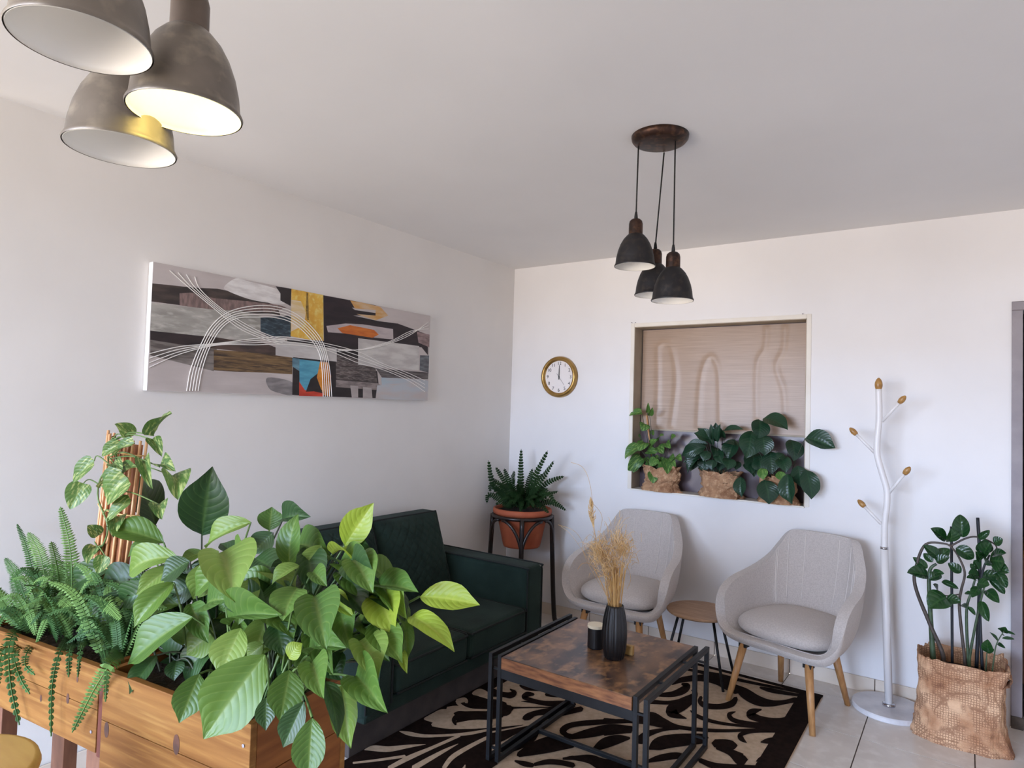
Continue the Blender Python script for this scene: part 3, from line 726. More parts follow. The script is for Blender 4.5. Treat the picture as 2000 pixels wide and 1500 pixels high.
# ------------------------------------------------------------------ coat stand
cy_ = -.185
cs = thing('coat_stand', 'white metal coat stand shaped like a branch with wooden tips', 'coat stand', (2.557,cy_,0))
base = at_y(1736,1380,cy_)
G().lathe([(0,0),(.166,0),(.17,.004),(.17,.022),(.166,.027),(0,.027)], (base.x,cy_,0), 56).obj('base', M_MARBLE, cs, smooth=False)
G().lathe([(.03,.027),(.03,.036),(.024,.04)], (base.x,cy_,0), 24).obj('collar', M_CHROME, cs, smooth=True)
low = [Vector((base.x,cy_,.03)), at_y(1727,1070,cy_)]
G().tube(low, .0185, 16).obj('lower_pole', M_WHITEM, cs, smooth=True)
tr = [at_y(x,y,cy_) for x,y in ((1727,1070),(1728,1022),(1732,986),(1732,957),(1724,928),(1714,892),(1713,866),(1717,814),(1716,760))]
G().tube(spline(tr, 6), .0155, 16).obj('trunk', M_WHITEM, cs, smooth=True)
G().tube([low[1]-Vector((0,0,.006)), low[1]+Vector((0,0,.006))], .0192, 16).obj('joint_ring', M_CHROME, cs, smooth=True)
def egg(p, d, s_):
    d = d.normalized(); g = G()
    g.lathe([(.0,-.0),(.012,.0),(.0155,.012),(.0165,.022),(.015,.034),(.01,.046),(.004,.053),(0,.054)], (0,0,0), 20)
    q = Vector((0,0,1)).rotation_difference(d); g.v = [tuple(p + q @ (Vector(v)*s_)) for v in g.v]; return g
egg(at_y(1716,760,cy_)-Vector((0,0,.002)), Vector((0,0,1)), 1.15).obj('wooden_tip', M_EGG, cs, smooth=True)
for (a, b, yy) in (((1723,823),(1757,786),-.03),((1708,884),(1672,848),.0),((1736,963),(1767,925),-.03),((1721,1023),(1688,989),.02)):
    A = at_y(*a, cy_); B_ = at_y(*b, cy_+yy); br = G().tube([A,B_], .0078, 10).obj('branch', M_WHITEM, cs, smooth=True)
    egg(B_-(B_-A).normalized()*.003, B_-A, .9).obj('wooden_tip', M_EGG, br, smooth=True)

# ------------------------------------------------------------------ leaves
def leaf_mesh(name, wf, droop=.5, fold=.18, wave=.02, nu=7, nv=13, twist=0):
    pts = []; x = 0; P0 = Vector((0,0,0)); ang = droop*.5; ctr = [Vector((0,0,0))]; angs = [ang]
    for j in range(1, nv):
        t = j/(nv-1); ang = droop*.5 - droop*t
        P0 = P0 + Vector((0, math.cos(ang), math.sin(ang)))/(nv-1); ctr.append(P0.copy()); angs.append(ang)
    e = ctr[-1]; L = e.length; rot = -math.atan2(e.z, e.y)
    vs = []; uv = []
    for j in range(nv):
        t = j/(nv-1); w_ = wf(t); a = angs[j]
        for i in range(nu):
            u = i/(nu-1); s_ = (u-.5)*2
            lx = s_*w_*.5; n = Vector((0,-math.sin(a),math.cos(a)))
            p = ctr[j] + Vector((lx,0,0)) + n*(abs(s_)*w_*fold + wave*math.sin(t*11+s_*2)*abs(s_)**2 - fold*w_*.25*s_*s_)
            if twist: 
                th = twist*t; p = Vector((p.x*math.cos(th)+p.z*math.sin(th), p.y, -p.x*math.sin(th)+p.z*math.cos(th)))
            y, z = p.y*math.cos(rot)-p.z*math.sin(rot), p.y*math.sin(rot)+p.z*math.cos(rot)
            vs.append((p.x/L, y/L, z/L)); uv.append((u,t))
    fs = [(j*nu+i, j*nu+i+1, (j+1)*nu+i+1, (j+1)*nu+i) for j in range(nv-1) for i in range(nu-1)]
    me = bpy.data.meshes.new(name); me.from_pydata(vs, [], fs)
    ul = me.uv_layers.new(name='UVMap')
    for lp in me.loops: ul.data[lp.index].uv = uv[lp.vertex_index]
    me.polygons.foreach_set('use_smooth', [True]*len(me.polygons)); me.update(); return me
lily_w = lambda t: (math.sin(PI*t**1.02)**.74*(1 if t < .72 else 1-.55*((t-.72)/.28)**.8)*1.02 if 0 < t < 1 else .015)
heart_w = lambda t: (1.0*math.sin(PI*min(1,(t+.06)/1.06)**.62)**.75 if t < .98 else .01)
zz_w = lambda t: (math.sin(PI*t**.85)**.75 if 0 < t < 1 else .02)
LM = {}
def get_leaf(kind, v, mt):
    k_ = (kind, v, mt.name)
    if k_ not in LM:
        b = ('_base', kind, v)
        if b not in LM:
            wf = dict(lily=lily_w, heart=heart_w, zz=zz_w)[kind]
            LM[b] = leaf_mesh(kind+'_leaf', wf, (.35,.8,1.25,-.3)[v], (.16,.26,.12,.2)[v], (.012,.02,.016,.01)[v], twist=(0,.3,-.35,.15)[v])
        me = LM[b].copy(); me.materials.append(mt); LM[k_] = me
    return LM[k_]
def put_leaf(parent, b, t, wid, mt, kind='lily', v=None, nrm=None, name='leaf'):
    b = Vector(b); t = Vector(t); d = t-b; L = d.length; y = d.normalized()
    n = Vector(nrm) if nrm is not None else ((CAM-b).normalized()*.75 + Vector((random.uniform(-.35,.35),random.uniform(-.2,.2),.45)))
    x = y.cross(n).normalized(); z = x.cross(y)
    o = bpy.data.objects.new(name, get_leaf(kind, random.choice((0,1,2)) if v is None else v, mt)); COL.objects.link(o)
    M = Matrix((x*wid, y*L, z*L)).transposed().to_4x4(); M.translation = b
    org = ORG[parent.name]; o.parent = parent; o.matrix_local = Matrix.Translation(-Vector(org)) @ M
    return o
def px_leaf(parent, b, t, wpx, Yb, Yt, mt, kind='lily', v=None, nrm=None):
    B_ = at_y(b[0], b[1], Yb); T = at_y(t[0], t[1], Yt)
    wid = wpx*depth(B_.lerp(T,.5))/FPX*1.12
    put_leaf(parent, B_, T, wid, mt, kind, v, nrm); return B_, T
def stalk(parent, a, b, r=.0025, bend=None, mt=None, name='stalk'):
    a = Vector(a); b = Vector(b); mid = a.lerp(b,.55) + (bend if bend is not None else Vector((0,0,.02)))
    G().tube(spline([a,mid,b], 5), [r*1.2]*5+[r]*6, 5, False).obj(name, mt or M_STALK, parent, smooth=True)

# ------------------------------------------------------------------ planter boxes
PA = math.radians(6.8); PO = Vector((1.627,-3.243,0)); PXv = Vector((math.cos(PA),math.sin(PA),0)); PYv = Vector((-math.sin(PA),math.cos(PA),0))
def pl(x, y, z): return PO + PXv*x + PYv*y + Vector((0,0,z))
def planter(x0, x1, d, z0, z1, label, nb, knots):
    t = thing('planter_box', label, 'planter', PO, PA, 'pine planter boxes', world=False)
    th = .018
    hb = (z1-z0)/nb
    for k_ in range(nb):
        a, b = z0+k_*hb+.0008, z0+(k_+1)*hb-.0008
        G().box((x0,0,a),(x1,th,b)).obj('plank', M_PINE, t, bevel=.0015)
        G().box((x0,d-th,a),(x1,d,b)).obj('plank', M_PINE, t, bevel=.0015)
        G().box((x0,th+.0005,a),(x0+th,d-th-.0005,b)).obj('plank', M_PINEE, t, bevel=.0015)
        G().box((x1-th,th+.0005,a),(x1,d-th-.0005,b)).obj('plank', M_PINEE, t, bevel=.0015)
    G().box((x0+th,th,z0),(x1-th,d-th,z0+.02)).obj('bottom', M_PINED, t)
    def so(u, v): 
        p = Vector((x0+th+u*(x1-x0-2*th), th+v*(d-2*th), z1-.03)); return p+Vector((0,0,.015*noise.noise(p*18)))
    G().grid(so, 24, 12).obj('soil', M_SOIL, t, smooth=True)
    for x in (x0+.07, x1-.07):
        for y in (.06, d-.06): G().box((x-.035,y-.022,0),(x+.035,y+.022,z0)).obj('leg', M_PINED, t, bevel=.002)
    for (x, z, r) in knots:
        G().add([Vector((x+r*math.cos(a)*.62, -.0006, z+r*math.sin(a)*1.25)) for a in [2*PI*i/14 for i in range(14)]], [tuple(range(14))]).obj('knot', M_KNOT, t)
    for (x, z) in ((x0+.02,z1-.05),(x1-.02,z1-.05),(x1-.02,z0+.05)):
        G().lathe([(.004,0),(.004,.0015),(0,.002)], (0,0,0), 8).obj('screw', M_DOORF, t, org=(0,0,0)).matrix_local = Matrix.Translation((x,-.0005,z)) @ Matrix.Rotation(PI/2,4,'X')
    return t
planter(-.545, 0, .30, .42, .80, 'pine planter box holding the big broad-leaved plant', 3, [(-.245,.692,.019),(-.52,.655,.016),(-.1,.55,.014)])
tl = planter(-1.22, -.565, .30, .583, .80, 'pine planter box on brown legs holding the ferns', 2, [(-.7,.69,.011),(-.83,.66,.008),(-.66,.75,.007),(-1.0,.66,.008)])
G().box((-.5645,.002,.575),(-.5465,.03,.795)).obj('batten', mat('stained_batten', (112,50,26), (92,38,20), 10, (5,5,1), rough=.6), tl, bevel=.002)

# ------------------------------------------------------------------ big lily-like plant in the right planter
lily = thing('broad_leaved_plant', 'large plant with broad glossy green leaves in the front planter', 'plant', pl(-.27,.15,.77))
Y_, D_, N_, Li = L_LILYY, L_LILYD, L_LILY, L_LILYL
# base px, tip px, width px, distance planes of base and tip, colour
LV = [((394,1045),(415,911),80,-3.0,-3.03,D_,0),((304,1026),(272,930),56,-3.02,-3.0,D_,0),((320,1060),(208,1028),50,-3.1,-3.2,N_,0),
 ((232,1097),(130,1152),46,-3.12,-3.2,D_,0),((297,1070),(250,1088),36,-3.08,-3.14,N_,1),((335,1107),(266,1162),36,-3.14,-3.22,Li,0),
 ((490,1020),(403,1070),46,-3.0,-3.06,Li,1),((428,1080),(458,1177),88,-3.16,-3.24,Li,1),((398,1078),(350,1097),24,-3.05,-3.1,N_,0),
 ((257,1150),(177,1224),40,-3.16,-3.24,D_,0),((340,1138),(262,1226),44,-3.18,-3.26,N_,1),((376,1205),(250,1298),72,-3.2,-3.28,N_,0),
 ((252,1226),(197,1280),28,-3.18,-3.24,N_,1),((262,1262),(212,1302),38,-3.2,-3.27,D_,0),((306,1280),(253,1356),38,-3.22,-3.3,D_,0),
 ((372,1274),(304,1336),34,-3.12,-3.16,D_,0),((390,1316),(350,1412),52,-3.26,-3.31,N_,0),((518,1279),(398,1443),104,-3.24,-3.34,N_,0),
 ((471,1227),(430,1323),64,-3.22,-3.28,Li,0),((503,1128),(457,1200),40,-3.16,-3.22,Li,0),((448,1222),(552,1203),42,-3.2,-3.22,N_,1),
 ((580,1148),(552,1213),60,-3.16,-3.22,N_,1),((612,1165),(637,1270),74,-3.16,-3.24,N_,1),((638,1178),(692,1206),28,-3.1,-3.12,Y_,1),
 ((738,1163),(771,1240),66,-3.06,-3.12,Y_,1),((820,1165),(937,1182),52,-3.04,-3.0,Y_,0),((802,1204),(888,1273),42,-3.06,-3.08,Y_,2),
 ((728,1219),(786,1295),58,-3.1,-3.16,N_,0),((700,1252),(737,1328),62,-3.14,-3.2,Li,1),((693,1323),(757,1394),60,-3.16,-3.24,N_,1),
 ((793,1210),(796,1287),28,-3.04,-3.06,N_,1),((775,1270),(795,1316),16,-3.06,-3.08,Y_,1),((566,1308),(546,1409),60,-3.26,-3.3,N_,0),((607,1295),(632,1366),50,-3.24,-3.3,N_,1),
 ((594,1370),(553,1460),44,-3.28,-3.31,D_,0),((610,1402),(602,1525),56,-3.3,-3.33,N_,0),((634,1330),(660,1442),34,-3.2,-3.24,D_,2),
 ((668,1340),(685,1462),46,-3.16,-3.2,Li,1),((520,1362),(519,1427),34,-3.27,-3.29,D_,0),((564,1286),(590,1256),30,-3.22,-3.2,Y_,2),
 ((602,1280),(677,1267),40,-3.16,-3.18,N_,1),((540,1212),(553,1281),52,-3.14,-3.16,D_,0),((515,1258),(482,1285),32,-3.18,-3.2,Li,0),
 ((565,1108),(582,1004),44,-3.06,-3.04,N_,2),((673,1066),(730,982),52,-3.0,-2.98,Y_,0),((526,1036),(531,990),42,-2.94,-2.93,N_,0),
 ((551,1018),(607,1010),34,-2.94,-2.95,D_,1),((533,1040),(495,1082),44,-3.0,-3.04,D_,0),((579,1065),(649,1092),44,-2.98,-3.0,N_,1),
 ((628,1066),(592,1117),32,-3.02,-3.06,Li,1),((649,1082),(702,1112),50,-3.02,-3.06,Y_,2),((668,1068),(738,1092),30,-2.96,-2.98,D_,1),
 ((771,1145),(702,1090),44,-3.0,-2.98,N_,0),((664,1120),(724,1174),48,-3.04,-3.08,N_,1),((609,1118),(639,1146),30,-3.08,-3.1,N_,1),
 ((584,1105),(531,1142),32,-3.1,-3.16,Li,1),((498,1090),(545,1122),56,-3.04,-3.06,D_,0),((700,1170),(745,1200),44,-3.06,-3.08,D_,1),
 ((470,1090),(430,1062),30,-2.96,-2.96,D_,0),((640,1210),(690,1240),44,-3.06,-3.1,D_,0),((560,1160),(530,1190),40,-3.06,-3.1,D_,1),
 ((330,1180),(300,1215),42,-3.1,-3.16,D_,0),((420,1170),(385,1215),50,-3.08,-3.14,D_,1),((455,1300),(445,1345),40,-3.16,-3.2,D_,0),
 ((640,1290),(668,1330),46,-3.1,-3.12,D_,1),((715,1290),(740,1345),40,-3.06,-3.1,D_,1),((500,1150),(470,1165),36,-3.04,-3.06,D_,1),((360,1130),(395,1160),40,-3.06,-3.1,D_,0),
 ((300,1130),(330,1180),36,-3.08,-3.1,D_,1),((345,1290),(340,1330),30,-3.2,-3.22,D_,1),((690,1120),(660,1150),40,-3.0,-3.04,D_,0)]
for b, t, w_, yb, yt, mt, v in LV:
    B_, T = px_leaf(lily, b, t, w_, yb, yt, mt, 'lily', v)
    fx = max(-.48, min(-.06, (B_-PO).dot(PXv)*.55-.1)); root = pl(fx, .15+random.uniform(-.05,.05), .77)
    stalk(lily, root, B_, .0026, Vector((0,0,.03)), M_STALK if mt is not D_ else M_STALKD)
for i in range(52):                       # middle layer
    a = random.uniform(0,2*PI); rr = math.sqrt(random.random()); bx = 540+215*rr*math.cos(a); by = 1175+115*rr*math.sin(a)
    dx, dy = (bx-540)/215+random.uniform(-.5,.5), abs((by-1150)/115)*.6+random.uniform(.1,.8); dl = math.hypot(dx,dy); ln = random.uniform(65,100)
    yb = random.uniform(-3.1,-3.0); B_, T = px_leaf(lily, (bx,by), (bx+dx/dl*ln, by+dy/dl*ln), random.uniform(42,58), yb, yb-.05, random.choice((N_,N_,D_,Li,D_)), 'lily')
    fx = max(-.48, min(-.06, (B_-PO).dot(PXv)*.55-.1)); stalk(lily, pl(fx,.15,.77), B_, .0026, Vector((0,0,.03)), M_STALKD)
for i in range(30):                       # left middle layer
    a = random.uniform(0,2*PI); rr = math.sqrt(random.random()); bx = 420+135*rr*math.cos(a); by = 1170+105*rr*math.sin(a)
    dx, dy = (bx-470)/150+random.uniform(-.6,.4), random.uniform(.15,.9); dl = math.hypot(dx,dy); ln = random.uniform(65,100)
    yb = random.uniform(-3.14,-3.02); B_, T = px_leaf(lily, (bx,by), (bx+dx/dl*ln, by+dy/dl*ln), random.uniform(40,56), yb, yb-.05, random.choice((N_,D_,D_,Li)), 'lily')
    fx = max(-.48, min(-.06, (B_-PO).dot(PXv)*.55-.1)); stalk(lily, pl(fx,.15,.77), B_, .0026, Vector((0,0,.03)), M_STALKD)
for i in range(24):                       # inner leaves
    fx = random.uniform(-.5,-.04); b = pl(fx, random.uniform(.08,.26), random.uniform(.84,1.08))
    a = random.uniform(0,2*PI); t = b + Vector((.11*math.cos(a), .07*math.sin(a), random.uniform(-.09,.05)))
    put_leaf(lily, b, t, random.uniform(.05,.08), D_ if i % 3 else N_); stalk(lily, pl(fx*.8-.04,.15,.77), b, .0024, None, M_STALKD)

# ------------------------------------------------------------------ bamboo trellis with pothos
tb0, tt0 = at_y(215,1215,-3.1), at_y(257,852,-3.1)
tre = thing('bamboo_trellis', 'upright roll of thin bamboo sticks standing in the fern planter', 'trellis', (tb0.x,tb0.y,.77))
ax = (tt0-tb0); L_ = ax.length; ax.normalize(); sd = Vector((1,.05,0)); sd = (sd-ax*sd.dot(ax)).normalized(); nm = sd.cross(ax); nm = nm if nm.y < 0 else -nm
for k_ in range(11):
    a = PI*(k_/10-.5)*.95; r = .098
    o_ = sd*(r*math.sin(a)) + nm*(r*.55*math.cos(a)); e = random.uniform(-.008,.006)
    G().tube([tb0+o_*.92, tt0+o_+ax*e], .0042, 7).obj('stick', M_BAMBOO, tre, smooth=True)
def bk(u, v):
    a = PI*(u-.5)*.93; o_ = sd*(.09*math.sin(a)) + nm*(.09*.55*math.cos(a)); return tb0+o_*.92+ax*(v*(L_-.012))
G().grid(bk, 14, 3).obj('backing', M_BAMBOOB, tre, smooth=True)
for f_ in (.1,.33,.62,.93):
    pts = []
    for k_ in range(13):
        a = PI*(k_/12-.5)*.98; pts.append(tb0+ax*(L_*f_)+(sd*(.103*math.sin(a))+nm*(.103*.56*math.cos(a))))
    G().tube(pts, .0022, 5).obj('binding', M_STRAW, tre)
po = thing('pothos', 'variegated climbing pothos on the bamboo trellis', 'plant', (tb0.x,tb0.y-.05,.77))
YP = -3.18
for b, t, w_, v in [((300,851),(336,808),38,0),((252,856),(224,828),36,1),((236,867),(199,891),24,1),((263,866),(226,890),24,1),((184,900),(143,942),34,0),
  ((163,944),(137,995),40,0),((239,922),(195,953),30,1),((240,925),(272,915),20,0),((250,934),(211,984),50,1),((256,977),(207,1021),34,0),((336,929),(347,977),44,1),
  ((312,912),(343,921),26,1),((297,858),(316,892),24,0),((192,1046),(171,1026),28,0),((189,1068),(172,1102),30,1),((281,900),(298,956),24,1),((222,905),(240,917),24,0),((230,1010),(222,1050),28,1),((310,985),(316,1015),30,1),((205,1085),(190,1120),26,0)]:
    B_, T = px_leaf(po, b, t, w_, YP+random.uniform(-.01,.03), YP-.02, L_POTH, 'heart', v)
    k0 = tb0+ax*max(.05, min(L_-.02, (B_.z-tb0.z)))+nm*.06; stalk(po, k0, B_, .0018, Vector((0,-.01,.02)))
vn = [tb0+ax*(L_*k_/9)+nm*(.062)+sd*(.05*math.sin(k_*1.7)) for k_ in range(10)]
G().tube(spline(vn, 5), .003, 6).obj('vine', M_STALK, po, smooth=True)

# ------------------------------------------------------------------ ferns in the left planter
fe = thing('planter_fern', 'bushy fern spilling over the left planter box', 'fern', pl(-.9,.15,.77))
FR = [([(140,1190),(138,1080),(118,990)],.03,1),([(75,1180),(55,1080),(22,1020)],.02,0),([(95,1180),(80,1090),(55,1040)],.034,1),([(120,1190),(112,1110),(100,1058)],.03,1),
 ([(45,1190),(15,1120),(-25,1080)],.03,0),([(30,1200),(0,1160),(-40,1130)],.03,0),([(60,1200),(35,1130),(10,1090)],.03,0),([(100,1200),(70,1130),(40,1110)],.03,0),
 ([(150,1200),(160,1140),(180,1100)],.03,0),([(160,1210),(200,1180),(236,1210)],.03,1),([(170,1220),(220,1200),(250,1240)],.03,0),([(110,1200),(150,1160),(175,1185)],.03,1),
 ([(80,1210),(110,1170),(150,1200)],.03,1),([(60,1210),(20,1200),(-20,1250)],.03,0),([(90,1215),(40,1180),(0,1230)],.03,1),([(130,1220),(150,1190),(185,1240)],.03,0),
 ([(60,1220),(22,1245),(20,1330),(38,1416)],.026,0),([(70,1230),(30,1270),(38,1320),(58,1355)],.024,0),([(85,1235),(55,1270),(50,1300),(68,1318)],.022,0),
 ([(140,1240),(118,1270),(102,1340),(100,1438)],.016,0),([(240,1270),(216,1296),(182,1350),(141,1430)],.028,1),([(150,1250),(137,1268),(134,1322)],.02,0),
 ([(40,1240),(5,1270),(-4,1350)],.022,0),([(180,1250),(160,1262),(152,1322)],.014,0),([(200,1260),(208,1300),(206,1370)],.016,0),([(110,1230),(75,1240),(60,1275)],.026,1)]
for pp, w_, br in FR:
    n_ = len(pp); yb = -3.2; yt = -3.36 if pp[-1][1] > 1300 else -3.2+random.uniform(-.08,.1)
    Y3 = [yb+(yt-yb)*k_/(n_-1) for k_ in range(n_)]
    if pp[-1][1] > 1300: Y3 = [-3.2] + [at_y(x, y, -3.37)[1] for x, y in pp[1:]]
    p3 = px3(pp, Y3)
    for q in p3: q.x = max(q.x, .03)
    if pp[-1][1] > 1300:                     # hang just in front of the planks
        for k_ in range(1, n_):
            q = p3[k_]
            for _ in range(4):
                xl = (q-PO).dot(PXv); fy = (PO+PXv*xl).y-.025; q = at_y(pp[k_][0], pp[k_][1], fy)
            p3[k_] = q
    frond(p3, w_, L_FERN2 if br else L_FERN, fe, 36, CAM-p3[1], droop=.1)
for i in range(120):
    b = pl(random.uniform(-1.18,-.6), random.uniform(.05,.26), .785); a = random.uniform(0,2*PI); r = random.uniform(.08,.2)
    t = b + Vector((r*math.cos(a), r*math.sin(a)*.7, random.uniform(-.005,.2))); mid = b.lerp(t,.5)+Vector((0,0,.06))
    frond([b,mid,t], .026, L_FERN if i % 3 else L_FERN2, fe, 26, (0,-.6,1))

# ------------------------------------------------------------------ stool at bottom left
sx_, sy_, sz_ = 1.2,-3.66,.73
so_ = thing('stool', 'round honey-coloured wooden stool at the bottom left corner', 'stool', (sx_,sy_,0))
G().lathe([(0,sz_-.035),(.15,sz_-.035),(.168,sz_-.028),(.172,sz_-.015),(.168,sz_-.003),(.158,sz_),(0,sz_-.004)], (sx_,sy_,0), 48).obj('seat', M_YSTOOL, so_, smooth=True)
for a in (PI/4,3*PI/4,5*PI/4,7*PI/4):
    G().tube([(sx_+.18*math.cos(a),sy_+.18*math.sin(a),0),(sx_+.11*math.cos(a),sy_+.11*math.sin(a),sz_-.03)], [.013,.017], 10).obj('leg', M_YSTOOL, so_, smooth=True)
G().tube([(sx_+.15*math.cos(2*PI*i/24),sy_+.15*math.sin(2*PI*i/24),.25) for i in range(25)], .008, 6, False).obj('foot_ring', M_YSTOOL, so_, smooth=True)

# ------------------------------------------------------------------ niche plants
def burlap_pot(cx, rx, ry, h_, seed, cyy, parent, lean=0):
    def f(u, v):
        a = 2*PI*u; z_ = NZ0+.004+v*h_; nz = noise.noise(Vector((math.cos(a)*2.2+seed, math.sin(a)*2.2, v*3)))
        n2 = noise.noise(Vector((math.cos(a)*7+seed, math.sin(a)*7, v*9)))
        n3 = noise.noise(Vector((math.cos(a)*14+seed, math.sin(a)*14, v*16)))
        r = .88+.1*math.sin(v*PI) + .2*nz+.12*n2+.05*n3
        r *= 1 + .22*math.exp(-(v/.14)**2) - .12*math.exp(-((v-.36)/.1)**2)
        if v > .82: r *= 1+.9*(v-.82)*(1+n2)
        y = cyy+ry*r*math.sin(a); return Vector((cx+rx*r*math.cos(a)+lean*v, min(y,.1), z_ + (.03*nz+.014*n2 if v > .6 else 0)))
    G().grid(f, 64, 30, True).obj('burlap_wrap', M_BURLAP, parent, smooth=True)
    G().lathe([(0,NZ0+h_*.86),(rx*.92,NZ0+h_*.86)], (cx,cyy,0), 20, sy=ry/rx).obj('soil', M_SOIL, parent)
def zn(x, y): return (1200+x/3.571, 590+y/3.571)
def niche_plant(name, label, cx, rx, seed, leaves, mt, kind, hp=.16):
    t = thing(name, label, 'potted plant', (cx,.02,NZ0+.004)); burlap_pot(cx, rx, .075, hp, seed, .025, t)
    for L in leaves:
        b, tp, w_ = L[:3]; yb = random.uniform(-.03,.05); yt = yb-random.uniform(.02,.07)
        if len(L) > 3: yt = L[3]; yb = yt+.03
        B_, T = px_leaf(t, zn(*b), zn(*tp), w_*1.2/3.571, yb, yt, mt if not (len(L) > 4) else L[4], kind)
        stalk(t, Vector((cx+(B_.x-cx)*.35, .025, NZ0+hp*.85)), B_, .002, Vector((0,-.01,.01)), M_STALKD)
    return t
niche_plant('potted_pothos', 'leftmost burlap-wrapped plant in the recess, light green heart-shaped leaves', 1.226, .12, 1.3, [
 ((190,770),(103,795),45),((230,770),(235,700),22),((245,790),(265,735),30),((215,850),(190,900),55),((190,960),(165,935),55),((250,900),(275,930),30),((170,1010),(75,1095),70),
 ((185,1080),(95,1175),65),((160,1120),(130,1190),50),((215,980),(170,1040),60),((250,1000),(300,960),45),((310,960),(345,930),45),((395,960),(430,935),45),((360,985),(395,1020),45),
 ((230,1040),(300,1050),50),((200,1090),(240,1130),50),((290,1090),(250,1150),50),((320,1080),(300,1160),60),((360,1110),(370,1200),60),((380,1090),(430,1150),60),((270,1190),(270,1265),60),
 ((300,1010),(340,1060),55),((210,1010),(200,960),40),((260,1120),(215,1170),45),((340,1120),(335,1180),50),((420,1090),(470,1110),45)], L_NPOTH, 'heart')
nl = niche_plant('peace_lily', 'middle burlap-wrapped plant in the recess with a tuft of narrow dark leaves', 1.615, .125, 4.1, [
 ((700,970),(705,840),50),((720,980),(740,850),40),((680,960),(672,850),30),((660,960),(555,915),65),((690,1000),(580,880),45),((650,990),(500,1000),50),((640,1010),(470,1070),60),
 ((620,1040),(480,1120),55),((610,1070),(510,1200),60),((760,900),(900,888),40),((770,950),(760,890),30),((840,960),(790,1110),80),((700,1010),(690,1080),55),((650,1090),(605,1180),60),
 ((690,1100),(680,1170),60),((740,1080),(730,1180),60),((800,1090),(790,1170),65),((840,1110),(850,1170),50),((560,1060),(530,1180),55),((760,1000),(840,1000),50),((880,1220),(890,1360),65,-.09),
 ((720,1050),(760,1130),55),((580,1000),(520,1040),45),((660,1040),(620,1110),55)], L_NICHE, 'lily')
niche_plant('broad_leaf_pot_plant', 'rightmost burlap-wrapped plant in the recess with broad drooping dark leaves', 1.965, .105, 7.7, [
 ((1040,810),(1210,890),95,-.02),((1010,820),(1000,955),95),((960,900),(920,1090),105),((1040,930),(1050,1070),90),((960,1040),(975,1220),100),((1090,1040),(1100,1200),100),((1230,960),(1250,1110),95),
 ((1330,950),(1540,1020),95,-.06),((1050,1240),(1080,1410),100,-.1),((1210,1200),(1240,1410),90,-.1),((1280,1140),(1300,1290),90,-.06),((1340,1170),(1375,1375),90,-.09),((1170,1080),(1200,1190),70),((1010,1090),(1030,1190),80),
 ((1130,1130),(1160,1080),50,-.03,L_NPOTH),((1030,1160),(1040,1240),50,-.08,L_NPOTH),((1150,1180),(1170,1250),50,-.08,L_NPOTH),((1180,1060),(1140,1090),55),((930,1120),(960,1200),70)], L_NICHE, 'lily')
st_ = at_y(*zn(225,790), .02); nstk = at_y(*zn(265,1150), .03)
po2 = [o for o in bpy.data.objects if o.name == 'potted_pothos'][0]
G().tube([nstk, st_], .006, 8).obj('stake', M_BAMBOO, po2, smooth=True)

# ------------------------------------------------------------------ ZZ plant by the door
m_, nt_, b_ = base_nodes('kraft_net_paper'); M_KRAFT = m_
b_.inputs['Roughness'].default_value = .9
v_ = mapped(nt_, (1,1,1)); c_ = mixc(nt_, noise_f(nt_, v_, 7, 4, .38, .62), S((222,180,142)), S((178,128,92)))
w1 = nt_.nodes.new('ShaderNodeTexVoronoi'); w1.feature = 'DISTANCE_TO_EDGE'; w1.inputs['Scale'].default_value = 95; w1.inputs['Randomness'].default_value = .25; nt_.links.new(v_, w1.inputs['Vector'])
r_ = nt_.nodes.new('ShaderNodeMapRange'); r_.inputs['From Min'].default_value = .05; r_.inputs['From Max'].default_value = .22; nt_.links.new(w1.outputs['Distance'], r_.inputs['Value'])
c2_ = mixc(nt_, mth(nt_, 'MULTIPLY', mth(nt_, 'SUBTRACT', 1., r_.outputs[0]), .75), c_, S((130,86,60)))
c2_ = mixc(nt_, noise_f(nt_, v_, 11, 2, .52, .6), c2_, c_)
c2_ = mixc(nt_, mth(nt_, 'MULTIPLY', noise_f(nt_, mapped(nt_, (1.3,1.3,1.3)), 5.5, 3, .62, .72), .7), c2_, S((96,56,40)))
nt_.links.new(c2_, b_.inputs['Base Color']); bumped(nt_, b_, r_.outputs[0], .5, .004)
zzc = Vector((2.868,-.275,0))
zz = thing('zz_plant', 'tall dark-leaved plant in a brown paper-wrapped pot by the doorway', 'potted plant', zzc)
def bag(u, v):
    a = 2*PI*u; ca, sa = math.cos(a), math.sin(a); e = .55
    rx = .178*math.copysign(abs(ca)**e, ca); ry = .14*math.copysign(abs(sa)**e, sa)
    n1 = noise.noise(Vector((ca*1.6,sa*1.6+3,v*2.4))); n2 = noise.noise(Vector((ca*5,sa*5,v*6+9)))
    n3 = noise.noise(Vector((ca*11,sa*11,v*13+5))); s_ = 1+.09*n1+.06*n2+.02*n3; s_ *= 1+.12*math.exp(-(v/.1)**2)-.05*math.sin(PI*v)
    if v > .8: s_ *= 1+.1*(v-.8)*5*max(0,n1+.3)
    z_ = v*.375 + (.015*n2+.01*n1 if v > .7 else 0)
    return Vector((zzc.x+rx*s_, min(zzc.y+ry*s_, -.02), max(0, z_)))
bg_ = G().grid(bag, 72, 36, True).obj('paper_wrap', M_KRAFT, zz, smooth=True)
q = bg_.modifiers.new('solid', 'SOLIDIFY'); q.thickness = .006
def fold_(u, v):
    a = PI*(u*2); p = at_y(1966,1330,-.36); return Vector((p.x+(.035+.006*math.sin(5*a))*math.cos(a)*.8-.01, p.y+v*.1-.03, p.z+(.03+.006*math.cos(3*a))*math.sin(a)))
